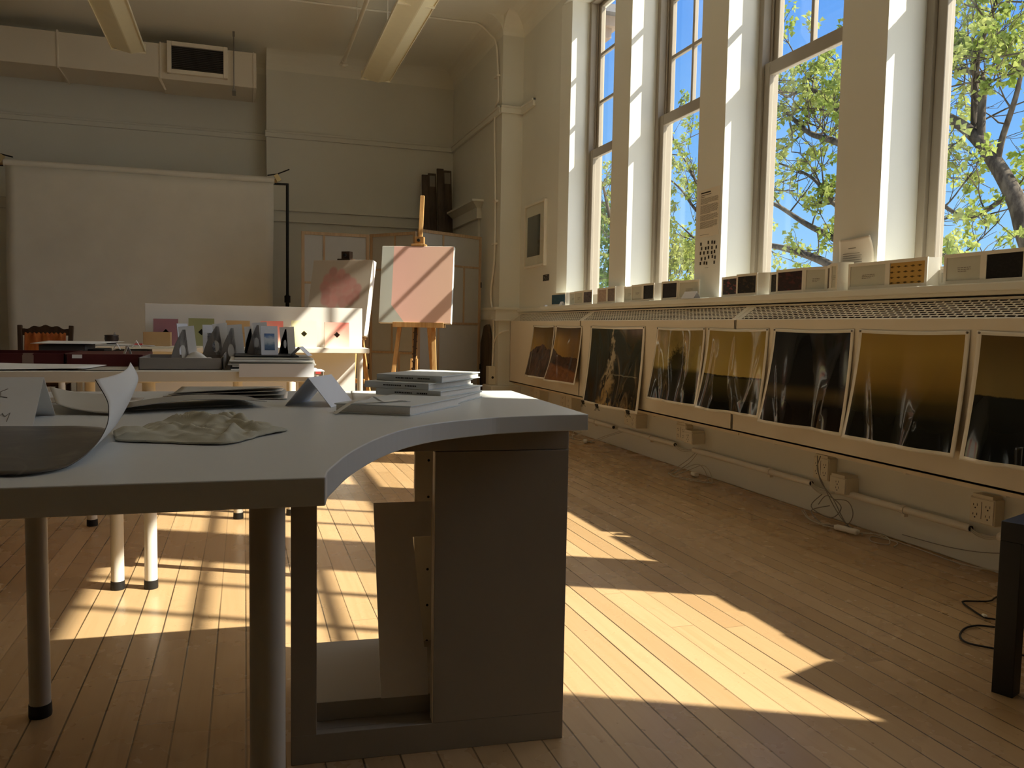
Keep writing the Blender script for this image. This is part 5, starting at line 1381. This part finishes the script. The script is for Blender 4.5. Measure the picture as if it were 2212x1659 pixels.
# ================================================================== TREES outside the windows
BARK = NT('bark', .9, .15); vec = BARK.obj()
BARK.color(BARK.mix(BARK.step(BARK.noise(BARK.scale(vec, (9, 9, 3)), 1.2, 5, .7), .35, .65), (.045, .034, .026), (.13, .105, .08)))
def leaf_mat(name, c0, c1):
    m = bpy.data.materials.new(name); m.use_nodes = True; nt = m.node_tree; nt.nodes.clear()
    o = nt.nodes.new('ShaderNodeOutputMaterial'); ad = nt.nodes.new('ShaderNodeMixShader'); ad.inputs[0].default_value = .40
    d = nt.nodes.new('ShaderNodeBsdfDiffuse'); tl = nt.nodes.new('ShaderNodeBsdfTranslucent')
    tc = nt.nodes.new('ShaderNodeTexCoord'); nz = nt.nodes.new('ShaderNodeTexNoise'); nz.inputs['Scale'].default_value = 2.2; nz.inputs['Detail'].default_value = 3
    rp = nt.nodes.new('ShaderNodeValToRGB'); rp.color_ramp.elements[0].position = .35; rp.color_ramp.elements[1].position = .65
    rp.color_ramp.elements[0].color = (*c0, 1); rp.color_ramp.elements[1].color = (*c1, 1)
    nt.links.new(tc.outputs['Object'], nz.inputs['Vector']); nt.links.new(nz.outputs[0], rp.inputs[0])
    for s in (d, tl): nt.links.new(rp.outputs[0], s.inputs[0])
    nt.links.new(d.outputs[0], ad.inputs[1]); nt.links.new(tl.outputs[0], ad.inputs[2]); nt.links.new(ad.outputs[0], o.inputs[0])
    return m
LEAF = leaf_mat('maple_leaves', (.20, .265, .05), (.43, .455, .15))
LEAFD = leaf_mat('dark_leaves', (.07, .14, .035), (.17, .26, .06))
LEAFY = leaf_mat('yellow_green_leaves', (.22, .28, .05), (.42, .44, .13))
class Tree:
    def __init__(s, seed): s.w = MB(); s.l = MB(); s.r = random.Random(seed)
    def rv(s): return Vector((s.r.gauss(0, 1), s.r.gauss(0, 1), s.r.gauss(0, 1))).normalized()
    def leaf(s, p, sz):
        r = s.r; d = (s.rv()+Vector((0, 0, -.5))).normalized(); sd = d.cross(s.rv())
        if sd.length < .05: return
        sd.normalize(); q = d.cross(sd)*.18
        s.l.add([p, p+d*sz*.30+sd*sz*.50+q*sz, p+d*sz*.62+sd*sz*.22, p+d*sz, p+d*sz*.62-sd*sz*.22, p+d*sz*.30-sd*sz*.50+q*sz], [(0, 1, 2, 3), (0, 3, 4, 5)])
    def clump(s, p, n, rad, sz):
        sz *= .74
        for _ in range(int(n*1.7)+1): s.leaf(p+s.rv()*rad*s.r.random()**.5*Vector((1, 1, .7)).length/1.6, sz*s.r.uniform(.6, 1.15))
    def limb(s, pts, r0, r1, n=8): 
        c = catmull(pts, 6); s.w.tube(c, r0, n, r1); return c
    def twig(s, p, d, L, r0, depth, leaves=7, sz=.15, up=.25):
        pts = [p]; k = max(3, int(L/.18)); st = L/k; dd = d.normalized()
        for i in range(k):
            dd = (dd+s.rv()*.24+Vector((0, 0, up*.16))).normalized(); pts.append(pts[-1]+dd*st)
        s.w.tube(pts, r0, 5, max(.003, r0*.35), caps=False)
        if depth > 0:
            nb_ = s.r.randint(2, 4)
            for i in range(nb_):
                q = pts[s.r.randint(1, k)]
                nd = (dd+s.rv()*.95+Vector((0, 0, .15))).normalized()
                s.twig(q, nd, L*s.r.uniform(.45, .75), r0*.55, depth-1, leaves, sz, up)
        if depth <= 1:
            if s.r.random() < .55: s.clump(pts[-1], int(leaves*s.r.uniform(.35, .95)), .13, sz*.82)
            for q in pts[2:-1]:
                if s.r.random() < .07: s.clump(q, int(leaves*.35), .10, sz*.8)
    def along(s, c, n, L, r, depth, leaves=7, sz=.15, bias=Vector((0, 0, .3)), i0=0):
        for k in range(n):
            i = s.r.randint(i0, len(c)-1); d = (s.rv()+bias).normalized()
            s.twig(c[i], d, L*s.r.uniform(.6, 1.2), r, depth, leaves, sz)
    def done(s, name, label, base, leafmat, group='trees outside the windows'):
        t = thing(name, label, 'tree', base, 0, group); b = Vector(base)
        s.w.v = [tuple(Vector(p)-b) for p in s.w.v]; s.l.v = [tuple(Vector(p)-b) for p in s.l.v]
        s.w.build('trunk', BARK.m, t, smooth=True)
        if s.l.f: tag(s.l.build('foliage', leafmat, t), kind='stuff')
        return t
V = Vector
# nearest maple: trunk leans away through the right-hand window
T = Tree(11)
c = T.limb([V((9.3, 6.2, -4.2)), V((9.1, 6.5, -1)), V((9.0, 6.95, 1.0)), V((9, 7.50, 2.0)), V((9, 7.72, 2.55)), V((9, 8.05, 3.08)), V((9, 8.45, 3.55)), V((9.0, 8.95, 3.9)), V((9.1, 9.6, 4.2)), V((9.2, 10.3, 4.7))], .165, .035, 12)
v1 = T.limb([V((9, 8.3, 3.36)), V((9.05, 8.36, 3.9)), V((9.1, 8.40, 4.2)), V((9.15, 8.72, 4.45)), V((9.2, 8.95, 4.55)), V((9.3, 9.3, 5.2))], .055, .02)
v2 = T.limb([V((9, 8.05, 3.06)), V((9.0, 7.98, 3.4)), V((8.95, 7.78, 3.85)), V((8.95, 7.70, 4.25)), V((9, 7.6, 4.8))], .045, .015)
v3 = T.limb([V((9, 7.8, 2.7)), V((8.9, 8.3, 2.45)), V((8.8, 8.8, 2.75)), V((8.8, 9.2, 3.2)), V((8.8, 9.5, 3.6))], .035, .01)
v4 = T.limb([V((9.0, 7.2, 1.4)), V((8.8, 7.9, 1.6)), V((8.7, 8.3, 1.9)), V((8.6, 8.9, 2.1)), V((8.6, 9.5, 2.5))], .035, .01)
v5 = T.limb([V((9.2, 8.6, 3.6)), V((9.3, 8.7, 4.6)), V((9.4, 8.5, 5.4)), V((9.5, 8.3, 6.2))], .045, .015)
T.along(v1, 12, 1.0, .014, 2, 11, .165); T.along(v2, 8, .8, .013, 2, 11, .16); T.along(v3, 9, .8, .012, 2, 11, .16); T.along(v4, 10, .8, .012, 2, 11, .16)
T.along(v5, 15, 1.2, .014, 2, 12, .165); T.along(c, 10, 1.0, .012, 2, 10, .16, i0=34)
for q, n in ((V((9, 9.3, 4.6)), 8), (V((9.1, 8.3, 5.2)), 10), (V((9.2, 7.4, 4.9)), 6), (V((8.9, 9.3, 2.9)), 6)):
    for _ in range(max(2, n*2//3)): T.twig(q+T.rv()*.35, T.rv(), .7, .012, 1, 13, .165)
T.done('maple_tree', 'maple with a thick leaning trunk seen through the nearest window', (9.3, 6.2, -4.2), LEAF)
# second maple: limbs reaching left across the third window
T = Tree(23)
c = T.limb([V((9.7, 10.0, -4.2)), V((9.6, 10.1, 0)), V((9.4, 10.2, 2.4)), V((9.4, 10.3, 4.4)), V((9.5, 10.3, 6.5))], .20, .06, 10)
L1 = T.limb([V((9.5, 10.15, 1.7)), V((9.1, 10.9, 2.35)), V((9, 11.7, 2.75)), V((9, 12.6, 3.2)), V((9, 13.3, 3.35))], .07, .02)
L2 = T.limb([V((9.5, 10.1, 1.2)), V((9.1, 11.0, 1.95)), V((9, 11.9, 2.3)), V((9, 12.8, 2.5)), V((9, 13.3, 2.55))], .085, .03)
L3 = T.limb([V((9.4, 10.3, 3.4)), V((9, 11.0, 3.95)), V((9, 11.7, 4.25)), V((9, 12.3, 4.7)), V((9, 12.9, 5.1))], .065, .02)
L4 = T.limb([V((9.4, 10.3, 3.7)), V((9, 10.9, 4.3)), V((9, 11.3, 4.75)), V((9, 11.9, 5.0)), V((9.1, 12.6, 5.05))], .06, .02)
L5 = T.limb([V((9.4, 10.2, 2.4)), V((9, 10.9, 2.9)), V((9, 11.6, 3.5)), V((9, 12.5, 3.9))], .045, .015)
for L_ in (L3, L4): T.along(L_, 12, .9, .018, 2, 12, .165)
T.along(L1, 9, .75, .016, 2, 10, .16); T.along(L5, 10, .8, .016, 2, 11, .16); T.along(L2, 6, .6, .012, 2, 9, .15)
for q, n in ((V((9, 11.6, 4.9)), 9), (V((9, 11.1, 4.4)), 6), (V((9, 11.4, 3.3)), 5), (V((9.1, 12.2, 3.9)), 5), (V((9, 11.5, 5.5)), 3)):
    for _ in range(max(2, n*2//3)): T.twig(q+T.rv()*.4, T.rv(), .7, .012, 1, 13, .165)
T.done('maple_tree', 'maple with bare limbs slanting across the third window', (9.7, 10.0, -4.2), LEAF)
# third maple, thinner, through the second and first windows
T = Tree(37)
c = T.limb([V((10.5, 15.6, -4.2)), V((10.4, 15.7, 1)), V((10.3, 15.9, 4)), V((10.4, 16.0, 6))], .16, .05, 10)
for pts in ([V((10.3, 15.9, 2.6)), V((10, 16.6, 3.9)), V((10, 17.4, 4.8)), V((10, 18.2, 5.6))], [V((10.3, 15.9, 3.0)), V((10, 16.8, 3.6)), V((10, 17.7, 4.3)), V((10, 18.4, 4.7))], [V((10.3, 15.8, 2.2)), V((10, 16.7, 2.9)), V((10, 17.6, 3.4))]):
    L_ = T.limb(pts, .05, .015); T.along(L_, 10, .85, .014, 2, 10, .17)
T.done('maple_tree', 'slender maple whose sparse branches show in the second window', (10.5, 15.6, -4.2), LEAF)
T = Tree(41)
c = T.limb([V((10.5, 20.6, -4.2)), V((10.3, 21.2, 1)), V((10.2, 21.8, 3.4)), V((10, 22.3, 5.2))], .16, .03, 10)
T.along(c, 22, 1.0, .014, 2, 10, .19, i0=9)
T.done('maple_tree', 'small maple in the farthest window, above the dark bush', (10.5, 20.6, -4.2), LEAF)
# dense low crowns
def bushy(label, base, cen, rad, n, mat, seed, sz=.2):
    T = Tree(seed)
    T.limb([V(base), V((base[0], base[1], cen[2]-rad[2]*.4)), V(cen)], .18, .04, 8)
    for k in range(n):
        d = T.rv(); q = V(cen)+V((d.x*rad[0], d.y*rad[1], d.z*rad[2]))*T.r.uniform(.55, 1.0)
        T.twig(V(cen)*.25+q*.75, (q-V(cen)).normalized(), .55, .012, 0, 5, sz); T.clump(q, 8, .3, sz)
    T.done('tree', label, base, mat)
bushy('dense yellow green treetop low in the second window', (10.6, 19.1, -4.2), (10.6, 19.1, 1.5), (1.6, 1.9, 2.2), 300, LEAFY, 51)
bushy('dense dark green tree filling the foot of the farthest window', (11.0, 24.4, -4.2), (11.0, 24.4, 2.3), (1.9, 2.6, 2.7), 420, LEAFD, 52, .22)
bushy('low green treetop at the foot of the third window', (9.6, 13.1, -4.2), (9.6, 13.6, .5), (1.0, 1.2, 1.35), 110, LEAF, 53, .17)
bushy('low green treetop at the foot of the nearest window', (9.4, 7.3, -4.2), (9.6, 8.0, .6), (.9, 1.5, 1.15), 120, LEAF, 54, .16)
